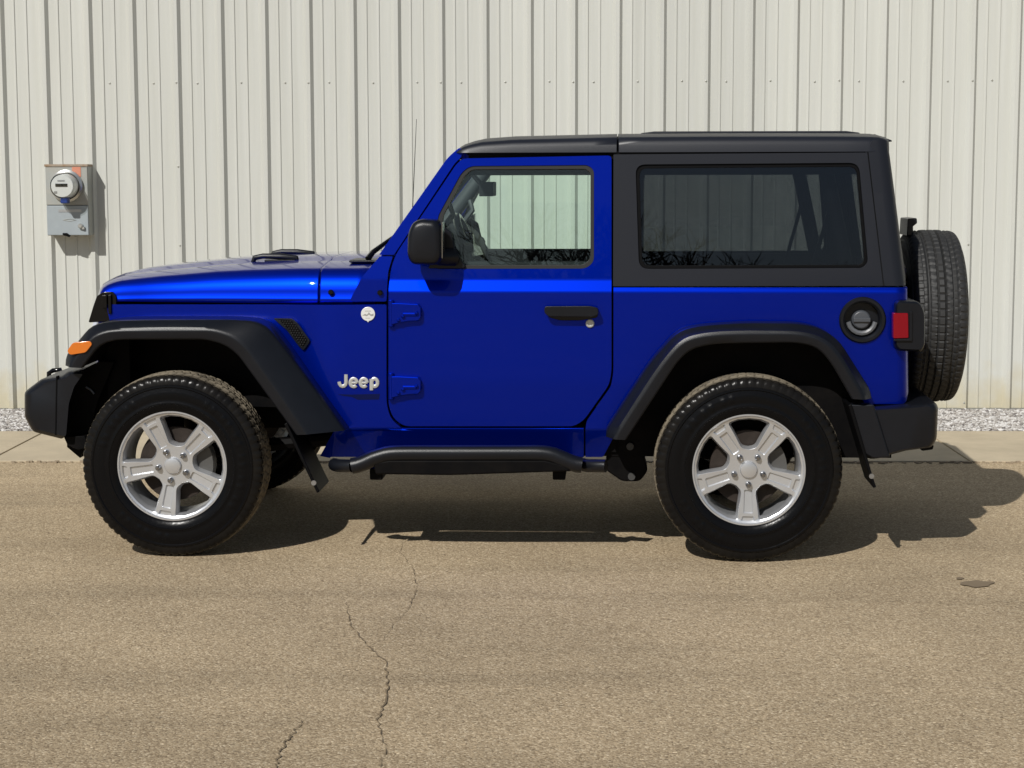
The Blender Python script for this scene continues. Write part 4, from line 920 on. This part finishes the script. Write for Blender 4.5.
# spare carrier and high brake light
e = MB(); e.box((3.12, -.16, .82), (3.30, .16, 1.14)); e.box((3.12, -.30, .70), (3.16, .30, 1.20)); e.build('spare_carrier', M['under'], tailgate, bevel=.01)
e = MB(); a = at(907, 236, 0); b = at(905.5, 217, 0); e.box((a[0]-.01, -.05, 1.20), (a[0]+.02, .05, 1.40)); e.prism([at(x, y, 0) for x, y in [(904, 218), (913, 217.5), (913.5, 222.5), (909, 226), (908, 235), (903, 235)]], -.11, .11); e.build('high_brake_light', M['plastic'], tailgate, bevel=.005)

# ---- underbody
ub = MB()
for s in SIDES:
    ub.box((-.55, .40*s-.04, .50), (3.15, .40*s+.04, .62)); ub.tube([(0, .45*s, .42), (0, .50*s, .75)], .05, 10); ub.tube([(2.456, .45*s, .42), (2.456, .50*s, .75)], .05, 10)
    ub.tube([(.05, .48*s, .40), (.85, .42*s, .47)], .03, 8); ub.tube([(2.40, .48*s, .40), (1.80, .44*s, .46)], .035, 8)
ub.build('chassis', M['under'], car, smooth=40)
ax = MB()
for x in (0, 2.456):
    ax.tube([(x, -.70, WZ), (x, .70, WZ)], .045, 12); ax.lathe([(0, -.13), (.09, -.11), (.13, 0), (.09, .11), (0, .13)], 20, 'x', (x, .12, WZ))
ax.build('axle', M['under'], car, smooth=40)
tr = MB(); tr.box((.5, -.24, .42), (1.6, .24, .56)); tr.box((1.65, -.10, .37), (2.3, .42, .52)); tr.build('transmission', M['under'], car, bevel=.02)
ex = MB(); ex.tube([(1.2, .3, .44), (1.9, .33, .44), (2.4, .30, .60), (2.8, .3, .52), (3.12, .36, .50)], .03, 10); ex.lathe([(0, -.2), (.08, -.19), (.09, -.1), (.09, .1), (.08, .19), (0, .2)], 20, 'x', (2.95, -.42, .52)); ex.build('exhaust', mat('exhaust_steel', (.16, .14, .11), .5, .6), car, smooth=40)
for px, py in ((630, 446), (631.5, 476)):
    a = at(px, py, -.70); e = MB(); e.lathe([(0, 0), (.016, 0), (.016, -.02), (0, -.02)], 12, 'y', (a[0], -.70, a[1])); e.build('bolt', mat('dull_bolt', (.045, .045, .045), .55, .2), car)
e = MB(); A = [at(x, y, -.68) for x, y in rnd([(606, 455), (618, 440), (640, 440), (648, 470), (640, 481), (622, 481), (606, 470)], 4)]; e.prism(A, -.695, -.55); e.build('arm_mount', M['under'], car, bevel=.008)

# ---- interior
di = MB(); DP = [at(x, y, -.0) for x, y in rnd([(428, 250), (440, 226), (456, 227), (468, 236), (476, 252), (480, 300), (430, 300)], 4)]
di.prism(DP, -.66, .66); dash = di.build('dashboard', M['interior'], car, bevel=.015)
for y in (-.55, .55):
    e = MB(); a = at(466, 243, y); e.lathe([(.05, 0), (.045, .03), (.03, .035), (0, .03)], 20, 'x', (a[0], y, a[1])); e.build('air_vent', M['gloss_black'], dash, smooth=40)
sw = MB(); a, b = at(462, 229, -.37), at(483, 280, -.37); c_ = Vector(((a[0]+b[0])/2, -.37, (a[1]+b[1])/2)); u = Vector((b[0]-a[0], 0, b[1]-a[1])).normalized(); v_ = Vector((0, 1, 0))
P_ = [c_ + (u*math.cos(t)+v_*math.sin(t))*.185 for t in [2*math.pi*k/40 for k in range(41)]]
sw.tube(P_, .017, 10, False); nrm = u.cross(v_)
sw.tube([c_-v_*.17, c_, c_+v_*.17], [.016, .05, .016], 8); sw.tube([c_, c_+u*.17], [.045, .018], 8); sw.tube([c_, c_+Vector((-.30, 0, -.12))], .04, 10); sw.build('steering_wheel', M['gloss_black'], car, smooth=40)
for y in (-.37, .37):
    e = MB(); q = [(1.62, .62), (1.66, .78), (1.80, .82), (1.88, 1.30), (1.98, 1.30), (1.99, .90), (1.98, .55), (1.20, .55), (1.18, .70), (1.22, .76), (1.60, .74)]
    e.prism([(1.20, .56), (1.18, .68), (1.24, .74), (1.70, .72), (1.76, .56)], y-.25, y+.25); so_ = e.build('seat', M['seat'], car, bevel=.03)
    e = MB(); e.prism([(1.68, .70), (1.76, .70), (1.96, 1.28), (1.93, 1.34), (1.84, 1.33), (1.64, .76)], y-.24, y+.24); e.build('seat_back', M['seat'], so_, bevel=.035)
    e = MB(); e.prism([(1.885, 1.36), (1.96, 1.36), (1.975, 1.50), (1.95, 1.54), (1.90, 1.53)], y-.13, y+.13); e.tube([(1.92, y-.05, 1.3), (1.92, y-.05, 1.4)], .008, 6); e.tube([(1.92, y+.05, 1.3), (1.92, y+.05, 1.4)], .008, 6); e.build('headrest', M['seat'], so_, bevel=.02)
e = MB(); e.prism([(2.20, .60), (2.18, .80), (2.60, .80), (2.72, 1.14), (2.82, 1.14), (2.80, .60)], -.50, .50); e.build('rear_seat', M['seat'], car, bevel=.03)
rbm = MB()
for s in SIDES:
    y = .60*s
    rbm.tube([(1.98, y, .60), (1.98, y, 1.60), (2.0, y*.96, 1.70), (2.06, y*.95, 1.72), (2.70, y*.95, 1.72), (2.79, y*.97, 1.66), (2.95, y*1.02, .95)], .033, 10)
    rbm.tube([(2.0, y*.95, 1.72), (1.30, y*.95, 1.715)], .03, 10)
rbm.tube([(2.0, -.57, 1.70), (2.0, .57, 1.70)], .033, 10); rbm.tube([(2.72, -.57, 1.71), (2.72, .57, 1.71)], .033, 10); rbm.build('roll_bar', M['interior'], car, smooth=40)
hdl = MB(); hdl.box((1.22, -.66, 1.735), (3.0, .66, 1.742))
for s in SIDES: hdl.box((1.26, min(.60*s, .665*s), 1.632), (2.98, max(.60*s, .665*s), 1.735))
hdl.build('headliner', M['interior'], car)
for s in SIDES:                                       # inner A pillar trim, grab handle
    e = MB(); A_, B_ = scr_pt(.06, .62*s, -.07), scr_pt(.94, .60*s, -.07); e.tube([A_, B_], .036, 10); e.tube([scr_pt(.25, .58*s, -.1), scr_pt(.30, .56*s, -.14), scr_pt(.55, .555*s, -.14), scr_pt(.60, .575*s, -.1)], .013, 8); e.build('pillar_trim', M['trim_grey'], car, smooth=40)
    e = MB(); e.tube([(2.82, .60*s, 1.52), (2.72, .58*s, 1.15), (2.66, .58*s, .9)], .012, 4); e.build('seat_belt', M['rubber'], car)
e = MB(); a = at(485, 189, -.02); e.box((a[0]-.02, -.13, a[1]-.033), (a[0]+.045, .10, a[1]+.033)); e.tube([(a[0], -.02, a[1]), scr_pt(.86, -.02, -.03)], .012, 8); e.build('rear_view_mirror', M['interior'], car, bevel=.012)
e = MB(); a, b = at(412, 222, .76), at(416.5, 119, .76); e.tube([(a[0], .76, 1.10), (a[0], .76, a[1]), (b[0], .76, b[1])], [.005, .0026, .0013], 6); e.build('antenna', M['rubber'], car)
